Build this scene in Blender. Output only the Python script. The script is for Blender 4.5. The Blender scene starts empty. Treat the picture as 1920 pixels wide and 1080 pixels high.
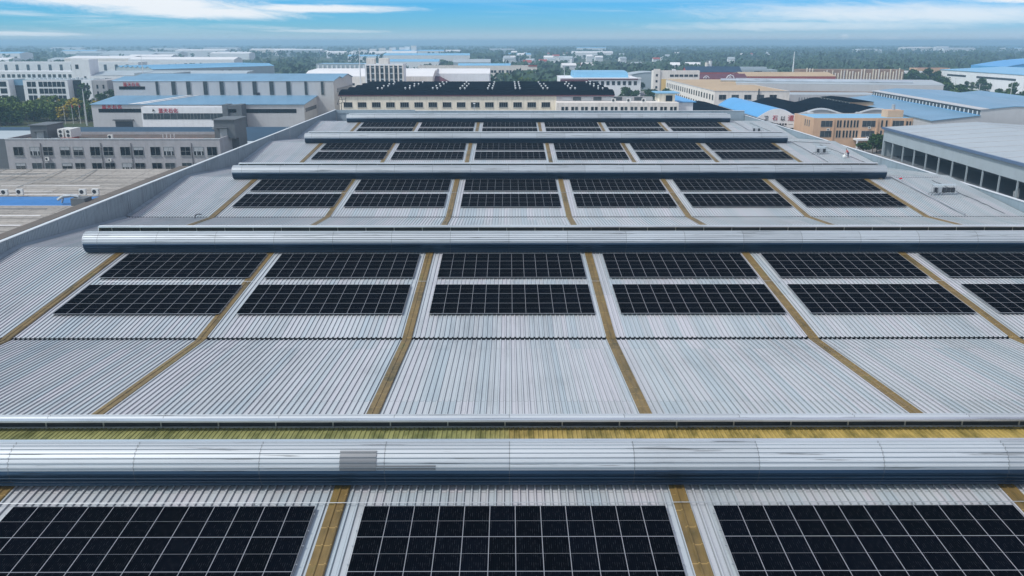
import bpy, math, random
from mathutils import Vector, Matrix, noise
R = math.radians
rnd = random.Random(11)
G = -13.5                      # ground level; z = 0 is the foot of the ridge ventilators
scn = bpy.context.scene
col = scn.collection

# ------------------------------------------------------------------ helpers
class MB:
    def __init__(s): s.v = []; s.f = []; s.m = []
    def add(s, vs, fs, m=0):
        o = len(s.v); s.v += [tuple(p) for p in vs]
        s.f += [tuple(i + o for i in f) for f in fs]; s.m += [m] * len(fs)
    def quad(s, a, b, c, d, m=0): s.add([a, b, c, d], [(0, 1, 2, 3)], m)
    def box(s, x0, x1, y0, y1, z0, z1, m=0, open_bottom=False):
        vs = [(x0,y0,z0),(x1,y0,z0),(x1,y1,z0),(x0,y1,z0),(x0,y0,z1),(x1,y0,z1),(x1,y1,z1),(x0,y1,z1)]
        fs = [(0,1,5,4),(1,2,6,5),(2,3,7,6),(3,0,4,7),(4,5,6,7)]
        if not open_bottom: fs.append((3,2,1,0))
        s.add(vs, fs, m)
    def prism(s, prof, axis, a0, a1, m=0, caps=True, closed=True):
        n = len(prof)
        f = (lambda u, z, a: (u, a, z)) if axis == 'y' else (lambda u, z, a: (a, u, z))
        vs = [f(u, z, a0) for u, z in prof] + [f(u, z, a1) for u, z in prof]
        k = n if closed else n - 1
        fs = [(i, (i+1) % n, n + (i+1) % n, n + i) for i in range(k)]
        if caps and closed: fs += [tuple(range(n))[::-1], tuple(range(n, 2*n))]
        s.add(vs, fs, m)
    def tube(s, p0, p1, r, n=6, m=0, r1=None):
        p0 = Vector(p0); p1 = Vector(p1); d = (p1 - p0).normalized()
        a = d.orthogonal().normalized(); b = d.cross(a); r1 = r if r1 is None else r1
        vs = []
        for p, q in ((p0, r), (p1, r1)):
            vs += [p + (a*math.cos(t) + b*math.sin(t))*q for t in [2*math.pi*i/n for i in range(n)]]
        fs = [(i, (i+1) % n, n+(i+1) % n, n+i) for i in range(n)] + [tuple(range(n))[::-1], tuple(range(n, 2*n))]
        s.add(vs, fs, m)
    def path(s, pts, r, n=6, m=0):
        for a, b in zip(pts, pts[1:]): s.tube(a, b, r, n, m)
    def ball(s, c, r, m=0, sx=1, sy=1, sz=1, n=8, k=6):
        vs = []; fs = []
        for j in range(1, k):
            t = math.pi*j/k
            for i in range(n):
                p = 2*math.pi*i/n
                vs.append((c[0]+r*sx*math.sin(t)*math.cos(p), c[1]+r*sy*math.sin(t)*math.sin(p), c[2]+r*sz*math.cos(t)))
        top = len(vs); vs += [(c[0], c[1], c[2]+r*sz), (c[0], c[1], c[2]-r*sz)]
        for j in range(k-2):
            for i in range(n):
                fs.append((j*n+i, (j+1)*n+i, (j+1)*n+(i+1) % n, j*n+(i+1) % n))
        for i in range(n):
            fs.append((top, i, (i+1) % n)); fs.append((top+1, (k-2)*n+(i+1) % n, (k-2)*n+i))
        s.add(vs, fs, m)
    def mesh(s, name, mats):
        me = bpy.data.meshes.new(name); me.from_pydata(s.v, [], s.f)
        if not isinstance(mats, (list, tuple)): mats = [mats]
        for q in mats: me.materials.append(q)
        if len(mats) > 1: me.polygons.foreach_set('material_index', s.m)
        me.update(); return me
    def build(s, name, mats, parent=None, loc=(0,0,0), rot=(0,0,0), smooth=None):
        me = s.mesh(name, mats)
        if smooth is not None:
            me.polygons.foreach_set('use_smooth', [True]*len(me.polygons))
            me.set_sharp_from_angle(angle=R(smooth))
        return place(name, me, parent, loc, rot)

def place(name, me, parent=None, loc=(0,0,0), rot=(0,0,0)):
    o = bpy.data.objects.new(name, me); col.objects.link(o)
    o.location = loc; o.rotation_euler = rot
    if parent: o.parent = parent
    return o
def tag(o, label, cat, group=None, kind=None):
    if label: o['label'] = label
    if cat: o['category'] = cat
    if group: o['group'] = group
    if kind: o['kind'] = kind
    return o
def thing(name, label, cat, loc=(0,0,0), rz=0, group=None):
    o = bpy.data.objects.new(name, None); col.objects.link(o)
    o.location = loc; o.rotation_euler = (0, 0, rz); o.empty_display_size = .5
    return tag(o, label, cat, group)
def setting(o): o['kind'] = 'structure'; return o
def copy_tree(o, parent=None):
    c = o.copy(); col.objects.link(c)
    if parent: c.parent = parent
    for ch in list(o.children): copy_tree(ch, c)
    return c

# ------------------------------------------------------------------ materials
class NT:
    def __init__(s, name):
        s.mat = bpy.data.materials.new(name); s.mat.use_nodes = True
        s.t = s.mat.node_tree; s.n = s.t.nodes; s.p = s.n['Principled BSDF']
    def new(s, ty, **kw):
        nd = s.n.new(ty)
        for k, v in kw.items(): setattr(nd, k, v)
        return nd
    def l(s, a, b): s.t.links.new(a, b)
    def math(s, op, a, b=None, c=None):
        nd = s.new('ShaderNodeMath', operation=op)
        for i, q in enumerate((a, b, c)):
            if q is None: continue
            if isinstance(q, (int, float)): nd.inputs[i].default_value = q
            else: s.l(q, nd.inputs[i])
        return nd.outputs[0]
    def coords(s, scale=(1,1,1)):
        tc = s.new('ShaderNodeTexCoord'); mp = s.new('ShaderNodeMapping'); mp.inputs['Scale'].default_value = scale
        s.l(tc.outputs['Object'], mp.inputs[0]); return mp.outputs[0]
    def noise(s, vec, scale, detail=4, rough=.55):
        nd = s.new('ShaderNodeTexNoise'); nd.inputs['Scale'].default_value = scale
        nd.inputs['Detail'].default_value = detail; nd.inputs['Roughness'].default_value = rough
        s.l(vec, nd.inputs['Vector']); return nd.outputs['Fac']
    def ramp(s, fac, stops):
        nd = s.new('ShaderNodeValToRGB'); e = nd.color_ramp.elements
        while len(e) < len(stops): e.new(.5)
        for q, (p, c) in zip(e, stops): q.position = p; q.color = (*c, 1)
        s.l(fac, nd.inputs[0]); return nd.outputs[0]
    def mix(s, fac, a, b, mode='MIX'):
        nd = s.new('ShaderNodeMix', data_type='RGBA', blend_type=mode)
        for sock, q in ((nd.inputs[0], fac), (nd.inputs[6], a), (nd.inputs[7], b)):
            if isinstance(q, (int, float)): sock.default_value = q
            elif isinstance(q, tuple): sock.default_value = (*q, 1)
            else: s.l(q, sock)
        return nd.outputs[2]
    def bump(s, h, strength=.3, dist=.02):
        nd = s.new('ShaderNodeBump'); nd.inputs['Strength'].default_value = strength; nd.inputs['Distance'].default_value = dist
        s.l(h, nd.inputs['Height']); s.l(nd.outputs[0], s.p.inputs['Normal'])
    def fin(s, color=None, rough=.6, metal=0, spec=.5):
        if color is not None:
            if isinstance(color, tuple): s.p.inputs['Base Color'].default_value = (*color, 1)
            else: s.l(color, s.p.inputs['Base Color'])
        if isinstance(rough, (int, float)): s.p.inputs['Roughness'].default_value = rough
        else: s.l(rough, s.p.inputs['Roughness'])
        s.p.inputs['Metallic'].default_value = metal; s.p.inputs['Specular IOR Level'].default_value = spec
        return s.mat

def hexd(c, k): return tuple(max(0, min(1, q*k)) for q in c)
def M(name, c, var=.18, scale=.4, rough=.7, metal=0, stretch=(1,1,1), spec=.4, dirt=None, dirt_amt=.35):
    """base colour with two scales of variation, plus optional dirt streaks"""
    t = NT(name); v = t.coords(stretch)
    n1 = t.noise(v, scale, 5); n2 = t.noise(v, scale*9, 3)
    f = t.math('ADD', t.math('MULTIPLY', n1, .7), t.math('MULTIPLY', n2, .3))
    cc = t.ramp(f, [(.3, hexd(c, 1-var)), (.5, c), (.7, hexd(c, 1+var*.6))])
    if dirt is not None:
        dv = t.coords((1.2, 1.2, .12)); dn = t.noise(dv, 1.1, 6, .65)
        m = t.ramp(dn, [(.48, (0,0,0)), (.75, (1,1,1))])
        cc = t.mix(t.math('MULTIPLY', m, dirt_amt), cc, dirt)
    return t.fin(cc, rough, metal, spec)

def metal_sheet(name, c, rough=.42, metal=.55, streak=(1,1,1), amt=.16, joint=None):
    t = NT(name)
    tc = t.new('ShaderNodeTexCoord')
    v = t.coords(streak); n1 = t.noise(v, .9, 6, .62); n2 = t.noise(t.coords((1,1,1)), .09, 3); n3 = t.noise(t.coords((1,1,1)), 14, 2)
    f = t.math('ADD', t.math('ADD', t.math('MULTIPLY', n1, .5), t.math('MULTIPLY', n2, .38)), t.math('MULTIPLY', n3, .12))
    cc = t.ramp(f, [(.3, hexd(c, 1-amt*1.6)), (.47, c), (.62, hexd(c, 1+amt*.5))])
    if joint:                                   # overlap seams of the sheets every `joint` metres along x
        sx = t.new('ShaderNodeSeparateXYZ'); t.l(tc.outputs['Object'], sx.inputs[0])
        fr = t.math('FRACT', t.math('DIVIDE', sx.outputs[0], joint))
        ln = t.math('LESS_THAN', fr, .008)
        cell = t.math('FLOOR', t.math('DIVIDE', sx.outputs[0], joint))
        wn = t.new('ShaderNodeTexWhiteNoise', noise_dimensions='1D'); t.l(cell, wn.inputs['W'])
        tone = t.math('ADD', t.math('MULTIPLY', wn.outputs['Value'], .14), .92)
        cb = t.new('ShaderNodeCombineXYZ')
        for i in range(3): t.l(tone, cb.inputs[i])
        cc = t.mix(1.0, cc, cb.outputs[0], 'MULTIPLY')
        cc = t.mix(t.math('MULTIPLY', ln, .55), cc, (.08,.09,.1))
        st = t.ramp(t.noise(t.coords((.11,3.2,4.4)), 1.7, 5, .6), [(.60, (0,0,0)), (.66, (1,1,1))])
        cc = t.mix(t.math('MULTIPLY', st, .75), cc, hexd(c, .25))
    rr = t.math('ADD', t.math('MULTIPLY', n1, .25), rough-.12)
    return t.fin(cc, rr, metal, .5)

def roof_sheet(name, c):
    t = NT(name); tc = t.new('ShaderNodeTexCoord'); sx = t.new('ShaderNodeSeparateXYZ'); t.l(tc.outputs['Object'], sx.inputs[0])
    pan = t.math('FLOOR', t.math('DIVIDE', t.math('ADD', sx.outputs[0], 49.9), .371))
    w1 = t.new('ShaderNodeTexWhiteNoise', noise_dimensions='1D'); t.l(pan, w1.inputs['W'])
    sheet = t.math('FLOOR', t.math('DIVIDE', pan, 3)); lap = t.math('FLOOR', t.math('DIVIDE', sx.outputs[1], 11.9))
    w2 = t.new('ShaderNodeTexWhiteNoise', noise_dimensions='1D'); t.l(t.math('ADD', sheet, t.math('MULTIPLY', lap, 57.3)), w2.inputs['W'])
    hue = t.ramp(t.math('ADD', t.math('MULTIPLY', w1.outputs['Value'], .5), t.math('MULTIPLY', w2.outputs['Value'], .5)), [(.15, (.93,1.0,1.03)), (.5, (1,1,1)), (.85, (1.05,.99,1.01))])
    tone = t.math('ADD', t.math('MULTIPLY', w2.outputs['Value'], .12), .93)
    n1 = t.noise(t.coords((3,.22,1)), .9, 6, .62); n2 = t.noise(t.coords(), .085, 4, .6); n3 = t.noise(t.coords(), 9, 3, .7)
    f = t.math('ADD', t.math('ADD', t.math('MULTIPLY', n1, .42), t.math('MULTIPLY', n2, .42)), t.math('MULTIPLY', n3, .16))
    cc = t.ramp(f, [(.33, hexd(c, .74)), (.47, c), (.62, hexd(c, 1.09))])
    cc = t.mix(1.0, cc, hue, 'MULTIPLY')
    cb = t.new('ShaderNodeCombineXYZ'); [t.l(tone, cb.inputs[i]) for i in range(3)]
    cc = t.mix(1.0, cc, cb.outputs[0], 'MULTIPLY')
    ln = t.math('LESS_THAN', t.math('FRACT', t.math('DIVIDE', sx.outputs[1], 11.9)), .006)
    cc = t.mix(t.math('MULTIPLY', ln, .35), cc, (.14,.15,.16))
    spots = t.ramp(t.noise(t.coords((1,.5,1)), 2.6, 5, .75), [(.62, (0,0,0)), (.74, (1,1,1))])
    cc = t.mix(t.math('MULTIPLY', spots, .28), cc, (.2,.2,.19))
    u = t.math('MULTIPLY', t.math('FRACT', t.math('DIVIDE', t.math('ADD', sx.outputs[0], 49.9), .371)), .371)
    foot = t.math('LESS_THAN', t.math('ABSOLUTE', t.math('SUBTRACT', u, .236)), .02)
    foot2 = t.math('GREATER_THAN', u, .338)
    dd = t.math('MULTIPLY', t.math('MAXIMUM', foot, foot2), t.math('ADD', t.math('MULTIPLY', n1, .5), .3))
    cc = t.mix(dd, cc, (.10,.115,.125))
    return t.fin(cc, t.math('ADD', t.math('MULTIPLY', n1, .25), .38), .3, .5)
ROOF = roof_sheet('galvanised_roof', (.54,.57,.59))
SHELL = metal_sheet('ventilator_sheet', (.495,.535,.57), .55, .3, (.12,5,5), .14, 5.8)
SHELL_SHADE = metal_sheet('shell_shade_navy', (.014,.040,.078), .34, .45, (.12,5,5), .45, 5.8)  # dark shade of the shell's underside, put into the colour as navy
SHELL_PATCH = metal_sheet('patch_sheet', (.2,.21,.225), .5, .5, (.3,4,4), .12)
RIM = metal_sheet('rim_sheet', (.60,.63,.67), .34, .7, (.2,5,5), .45)  # wavy dark reflections painted into the colour as strong streaks
CLAD = metal_sheet('parapet_cladding', (.27,.335,.385), .5, .2, (1,1.6,.25), .3)
COPING = metal_sheet('coping_sheet', (.72,.75,.78), .4, .3, (1,.3,1), .1)
GUTTER = M('gutter_steel', (.06,.07,.08), .4, .6, .7, .2)
STEEL = M('galvanised_steel', (.45,.48,.51), .15, 2, .5, .5)
WHITE = M('white_coated_steel', (.72,.74,.76), .08, 1.5, .5)
DARKSTEEL = M('dark_steel', (.04,.045,.055), .3, 2, .55, .2)

def frp(name, floor=False):
    t = NT(name); tc = t.new('ShaderNodeTexCoord'); sx = t.new('ShaderNodeSeparateXYZ'); t.l(tc.outputs['Object'], sx.inputs[0])
    n1 = t.noise(t.coords((1.2,.35,1)), 1.3, 6, .65); n2 = t.noise(t.coords((.5,.22,1)), .8, 4)
    if floor:
        cell = t.math('FLOOR', t.math('DIVIDE', sx.outputs[0], 2.9))
        wn = t.new('ShaderNodeTexWhiteNoise', noise_dimensions='1D'); t.l(cell, wn.inputs['W'])
        side = t.math('ADD', t.math('MULTIPLY', sx.outputs[0], .045), .62)
        k = t.math('ADD', t.math('MULTIPLY', wn.outputs['Value'], .45), t.math('SUBTRACT', side, .22))
        base = t.ramp(k, [(.35, (.27,.275,.11)), (.62, (.37,.285,.10)), (.95, (.39,.29,.09))])
        cc = t.mix(1.0, base, t.ramp(n1, [(.36, (.42,.46,.42)), (.58, (1.05,1.05,1.05))]), 'MULTIPLY')
        lines = t.math('LESS_THAN', t.math('FRACT', t.math('DIVIDE', sx.outputs[0], .24)), .18)
        cc = t.mix(t.math('MULTIPLY', lines, .35), cc, (.12,.11,.03))
    else:
        f = t.math('ADD', t.math('MULTIPLY', n1, .55), t.math('MULTIPLY', n2, .45))
        cc = t.ramp(f, [(.34, (.055,.048,.016)), (.45, (.15,.105,.04)), (.55, (.205,.14,.052)), (.66, (.12,.11,.03))])
        fr = t.math('FRACT', t.math('DIVIDE', sx.outputs[1], 1.22))
        ln = t.math('LESS_THAN', fr, .05)
        w2 = t.noise(t.coords((1.3,.8,1)), 1.1, 1)
        ln = t.math('MULTIPLY', ln, t.math('GREATER_THAN', w2, .47))
        cc = t.mix(t.math('MULTIPLY', ln, .5), cc, (.50,.34,.13))
    return t.fin(cc, .5, 0, .35)
FRP = frp('skylight_fibreglass'); FRPF = frp('ventilator_fibreglass', True)

def cells():
    t = NT('solar_cells'); tc = t.new('ShaderNodeTexCoord'); sx = t.new('ShaderNodeSeparateXYZ'); t.l(tc.outputs['Object'], sx.inputs[0])
    bus = t.math('LESS_THAN', t.math('FRACT', t.math('DIVIDE', sx.outputs[0], .0905)), .075)
    dash = t.math('GREATER_THAN', t.noise(t.coords((9,2.2,1)), 1.6, 2), .56)
    oi = t.new('ShaderNodeObjectInfo')
    base = t.ramp(oi.outputs['Random'], [(0, (.0004,.0007,.002)), (.5, (.0006,.001,.003)), (1, (.0008,.0014,.0042))])
    cc = t.mix(t.math('MULTIPLY', bus, t.math('ADD', t.math('MULTIPLY', dash, .5), .1)), base, (.13,.137,.16))
    return t.fin(cc, .3, 0, 0)
CELL = cells()
PFRAME = M('anodised_frame', (.46,.48,.52), .08, 3, .4, .3)

W_GREY = M('wall_grey_tile', (0.380,0.374,0.391), .14, .5, .8, dirt=(.16,.155,.15), dirt_amt=.35)
W_CREAM = M('wall_cream_render', (.82,.74,.61), .16, .25, .85, dirt=(.33,.28,.22), dirt_amt=.5)
W_PALE = M('wall_pale_render', (.78,.725,.67), .12, .3, .85, dirt=(.38,.33,.29), dirt_amt=.45)
W_WHITE = M('wall_white_paint', (0.778,0.788,0.810), .08, .3, .75, dirt=(.5,.49,.47), dirt_amt=.3)
W_STEEL = M('wall_grey_cladding', (0.483,0.483,0.494), .08, .3, .6, dirt=(.33,.33,.33), dirt_amt=.25)
W_BLUEGREY = M('wall_bluegrey_cladding', (.36,.42,.46), .1, .3, .6, dirt=(.28,.32,.35), dirt_amt=.25)
W_DARK = M('wall_dark_cladding', (.12,.135,.15), .14, .4, .7)
W_ORANGE = M('wall_orange_render', (.62,.41,.27), .1, .3, .85, dirt=(.42,.25,.16), dirt_amt=.3)
W_YELLOW = M('wall_yellow_render', (.72,.50,.19), .08, .2, .85)
W_BROWN = M('wall_brown_brick', (.30,.2,.15), .25, .8, .9)
W_MAROON = M('wall_maroon_tile', (.13,.045,.055), .2, .5, .7)
R_BLUE = M('roof_blue_sheet', (.16,.31,.45), .16, .12, .5, .1, (1,.5,1), dirt=(.2,.3,.4), dirt_amt=.25)
R_BRIGHT = M('roof_bright_blue_sheet', (.10,.36,.68), .1, .12, .5, .1)
R_SKY = M('roof_sky_blue_sheet', (.2,.45,.66), .12, .12, .5, .1)
R_NAVY = M('roof_navy_sheet', (.02,.055,.10), .2, .2, .5, .1)
R_BLACK = M('roof_black_sheet', (.004,.008,.014), .25, .3, .7, 0, spec=0)
R_TAN = M('roof_tan_felt', (.46,.34,.215), .14, .05, .9, dirt=(.36,.28,.2), dirt_amt=.3)
R_RED = M('roof_red_tile', (.33,.075,.065), .2, .3, .8)
R_MAROON = M('roof_maroon_sheet', (.12,.04,.055), .2, .3, .7)
R_PALE = M('roof_pale_sheet', (.40,.45,.48), .12, .08, .55, .15, dirt=(.4,.44,.47), dirt_amt=.3)
R_WHITE = M('roof_white_sheet', (.74,.73,.73), .08, .1, .6)
R_DARKFELT = M('roof_dark_felt', (.10,.085,.08), .5, .35, .9, dirt=(.3,.17,.1), dirt_amt=.4)
R_OLD = M('roof_weathered_sheet', (.33,.305,.275), .8, .55, .85, 0, (.08,2.6,1), dirt=(.10,.095,.09), dirt_amt=.7)
TARP = M('blue_coated_sheet', (.03,.17,.45), .14, .5, .5, .1)
CURB = M('brown_concrete_curb', (.13,.115,.10), .25, .5, .9, dirt=(.2,.1,.08), dirt_amt=.3)
WFRAME = M('window_frame', (.27,.285,.29), .08, 2, .5)
GLASS_D = M('window_glass_dark', (.012,.018,.024), .5, .5, .12, 0, spec=.5)
GLASS_M = M('window_glass_curtained', (.05,.065,.075), .7, 1.6, .2, 0, spec=.5)
BLIND = M('window_blind', (.36,.38,.40), .2, 3, .8)
RED = M('red_lettering', (.42,.012,.035), .1, 2, .5)
INK = M('black_lettering', (.02,.015,.015), .1, 2, .6)
ACM = M('air_conditioner_casing', (.70,.70,.68), .1, 2, .5)
BRICKRED = M('red_plinth', (.28,.07,.05), .2, 1, .9)
SKIN = M('skin', (.42,.25,.18), .1, 3, .6)
SHIRT = M('red_shirt', (.55,.02,.04), .12, 5, .8)
TROUSER = M('dark_trousers', (.04,.05,.08), .2, 5, .8)
HAIR = M('black_hair', (.01,.01,.01), .1, 5, .6)
BAG = M('white_sack', (.72,.72,.7), .08, 5, .8)
TRUNK = M('tree_bark', (.12,.09,.065), .3, 2, .9)
POLE = M('pale_concrete_pole', (.55,.56,.56), .1, 1, .7)
FLAGR = M('red_flag', (.5,.03,.03), .1, 3, .8); FLAGY = M('yellow_flag', (.62,.42,.05), .1, 3, .8)
def leaf(name, c, var=.45):
    t = NT(name); n1 = t.noise(t.coords(), .7, 3); n2 = t.noise(t.coords(), 4, 2)
    f = t.math('ADD', t.math('MULTIPLY', n1, .6), t.math('MULTIPLY', n2, .4))
    oi = t.new('ShaderNodeObjectInfo')
    cc = t.ramp(f, [(.32, hexd(c, 1-var)), (.5, c), (.68, hexd(c, 1+var))])
    return t.fin(cc, .75, 0, .15)
LEAF_D = leaf('foliage_dark', (.036,.078,.02)); LEAF_M = leaf('foliage_mid', (.095,.15,.03))
LEAF_Y = leaf('foliage_golden', (.34,.27,.03)); LEAF_L = leaf('foliage_light', (.09,.13,.03))
LEAF_FAR = leaf('foliage_far', (.045,.08,.05), .5)

def ground_mat():
    t = NT('ground_cover'); n1 = t.noise(t.coords(), .006, 6, .6); n2 = t.noise(t.coords(), .05, 5, .6); n3 = t.noise(t.coords(), .9, 3)
    f = t.math('ADD', t.math('ADD', t.math('MULTIPLY', n1, .5), t.math('MULTIPLY', n2, .35)), t.math('MULTIPLY', n3, .15))
    cc = t.ramp(f, [(.34, (.03,.05,.022)), (.46, (.045,.07,.028)), (.54, (.075,.085,.045)), (.6, (.15,.14,.11)), (.7, (.06,.08,.035))])
    return t.fin(cc, .95, 0, .1)
GROUND = ground_mat()
YARD = M('concrete_yard', (.21,.20,.19), .2, .1, .9)

# ------------------------------------------------------------------ setting
m = MB(); m.box(-9000, 9000, -9000, 9000, G-2, G); setting(m.build('ground', GROUND))
m = MB(); m.box(-170, 345, 20, 620, G-.5, G+.006); setting(m.build('yard', YARD))

# ------------------------------------------------------------------ the factory we fly over
XL, XR = -49.9, 68.4
BASE = [36.6, 83.1, 130.4, 178.4, 225.8]            # foot of each ventilator's near side
CEN = [b + 1.5 for b in BASE]
VAL = [14.6, 62.4, 109.9, 156.4, 203.4, 250.6]      # valley gutters
ZR, ZV = .13, -1.80
PITCH = .371
def near_z(i, y): return ZV + (y - VAL[i])*(ZR - ZV)/(CEN[i] - VAL[i])
def far_z(i, y): return ZR + (y - CEN[i])*(ZV - (.12 if i < 1 else .08) - ZR)/(VAL[i+1] - CEN[i])
STRIP = [-7.75 + 15.6*k + {-2:.25, -1:-.33, 0:-.1, 1:.05, 2:.1, 3:.05}.get(k, 0) for k in range(-2, 5)]

def corrugate(mb, x0, x1, rows, pitch=PITCH, flat=.238, side=.02, top=.07, h=.085, m=0, phase=0.0, lower_side=0):
    xs = []; x = x0 + phase
    while x < x1 - 1e-4:
        for dx, dz in ((0, 0), (flat, 0), (flat+side, h), (flat+side+top, h)):
            if x + dx <= x1: xs.append((x+dx, dz))
        x += pitch
    xs.append((x1, 0))
    if lower_side: xs = [(x0, -lower_side)] + xs + [(x1, -lower_side)]
    n = len(xs); vs = []
    for (y, z) in rows: vs += [(a, y, z+b) for a, b in xs]
    fs = [(r*n+i, r*n+i+1, (r+1)*n+i+1, (r+1)*n+i) for r in range(len(rows)-1) for i in range(n-1)]
    mb.add(vs, fs, m)

fac = thing('factory_building', 'huge factory hall with ribbed pale metal roof carrying rows of solar panels', 'building', (9, 130, G))
def fpart(mb, name, mats, **kw): return mb.build(name, mats, fac, loc=(-9, -130, -G), **kw)
for i in range(5):
    m = MB()
    ys = [VAL[i] + (CEN[i]-VAL[i])*k/8 for k in range(9)]
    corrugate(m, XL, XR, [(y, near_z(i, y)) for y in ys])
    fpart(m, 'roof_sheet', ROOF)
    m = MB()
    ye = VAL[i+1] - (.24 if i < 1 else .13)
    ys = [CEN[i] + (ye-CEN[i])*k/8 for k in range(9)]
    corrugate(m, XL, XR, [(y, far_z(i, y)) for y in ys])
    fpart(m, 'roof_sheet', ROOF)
    for x in STRIP:
        for near in (True, False):
            m = MB(); a, b = (VAL[i], BASE[i]+.35) if near else (CEN[i]+1.2, VAL[i+1]-.25)
            if i == 4 and not near: continue
            fz = near_z if near else far_z
            rows = [(y, fz(i, y)+.09) for y in (a, (a+b)/2, b)]
            if near and i: rows = [(a-.42, far_z(i-1, a-.42)+.1)] + rows
            corrugate(m, x-.37, x+.37, rows, pitch=.37, lower_side=.06, h=.05)
            fpart(m, 'skylight_strip', FRP)
for i in range(0, 6):
    v = VAL[i]; m = MB()
    m.prism([(v-.55, ZV-.2), (v-.36, ZV-.62), (v+.22, ZV-.62), (v+.22, ZV-.04), (v+.18, ZV-.04), (v+.18, ZV-.58), (v-.34, ZV-.58), (v-.52, ZV-.2)], 'x', XL, XR)
    fpart(m, 'valley_gutter', GUTTER)
# roof behind the camera, then walls, parapets and copings
m = MB(); corrugate(m, XL, XR, [(-9, .13), (VAL[0]-.3, ZV-.16)]); fpart(m, 'roof_sheet', ROOF)
m = MB()
m.box(XL-.4, XL-.1, -9, 252, G, -2.3); m.box(XR+.1, XR+.4, -9, 252, G, -2.3)
m.box(XL-.1, XR+.1, 251.7, 252, G, -2.3); m.box(XL-.1, XR+.1, -9, -8.7, G, .1)
fpart(m, 'wall', W_BLUEGREY)
m = MB(); m.box(XL-.4, XL-.12, -9, 252, -2.3, 1.25)
for k in range(0, 870): 
    y = -9 + k*.3
    m.box(XL-.12, XL-.085, y, y+.09, -2.3, 1.2)
for k in range(44): m.box(XL-.085, XL-.06, -9+k*6, -8.8+k*6, -2.3, 1.22)
fpart(m, 'parapet', CLAD)
m = MB(); m.box(XL-.46, XL-.02, -9.1, 252.1, 1.25, 1.33); fpart(m, 'coping', COPING)
m = MB(); m.box(XR+.12, XR+.4, -9, 252, -2.3, -.3); fpart(m, 'parapet', CLAD)
m = MB(); m.box(XR+.02, XR+.46, -9.1, 252.1, -.3, -.2); fpart(m, 'coping', COPING)
m = MB(); m.box(XL, XR, 251.6, 252, -2.3, .95); m.box(XL, -27, 251.4, 251.6, .3, 1.25); fpart(m, 'parapet', CLAD)
m = MB(); m.box(-27, XR, 251.5, 252.1, .95, 1.02); fpart(m, 'coping', COPING)
# flashing where the roof meets the left parapet
for i in range(5):
    m = MB()
    for a, b, fz in ((VAL[i], CEN[i], near_z), (CEN[i], VAL[i+1]-.32, far_z)):
        p = [(XL-.08, a, fz(i, a)+.24), (XL+.42, a, fz(i, a)+.06), (XL+.42, b, fz(i, b)+.06), (XL-.08, b, fz(i, b)+.24)]
        m.add(p, [(0, 1, 2, 3)])
    fpart(m, 'flashing', CLAD)

# ------------------------------------------------------------------ ridge ventilators
VX0, VX1 = -42.0, 57.6
ORD = ['nearest', 'second', 'third', 'fourth', 'fifth and farthest']
def arc_profile(cy, cz, r, a0, a1, sgn, ribs=True, th=.02):
    """half-round shell, opening inward; sgn -1 bulges towards the camera"""
    pts = []; A = []
    step = 12.4; a = a0
    while a < a1 - step*.5:
        A += [(a, 0), (a+step-4.4, 0), (a+step-3.8, .07), (a+step-1.0, .07)]; a += step
    A.append((a1, 0))
    for a, dr in A:
        pts.append((cy + sgn*(r+dr)*math.cos(R(a)), cz + (r+dr)*math.sin(R(a))))
    # subdivide the wide flats so that they follow the arc
    fine = []
    for k, (p, q) in enumerate(zip(pts, pts[1:])):
        fine.append(p)
        if k % 4 == 0:
            b0, b1 = A[k][0], A[k+1][0]
            for j in (1, 2, 3):
                b = R(b0 + (b1-b0)*j/4); fine.append((cy + sgn*r*math.cos(b), cz + r*math.sin(b)))
    pts = fine + [pts[-1]]
    inner = [(cy + sgn*(r-th)*math.cos(R(a0+(a1-a0)*k/18)), cz + (r-th)*math.sin(R(a0+(a1-a0)*k/18))) for k in range(19)]
    return pts, inner
def cap_profile(c):
    pts = []
    for k in range(19):
        a = R(-92 + 186*k/18); pts.append((c-1.43 - 1.03*math.cos(a), 1.03 + 1.03*math.sin(a)))
    pts.append((c-1.1, 1.55)); pts.append((c+1.1, 1.55))
    for k in range(19):
        a = R(94 - 186*k/18); pts.append((c+1.43 + 1.03*math.cos(a), 1.03 + 1.03*math.sin(a)))
    return pts
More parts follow.
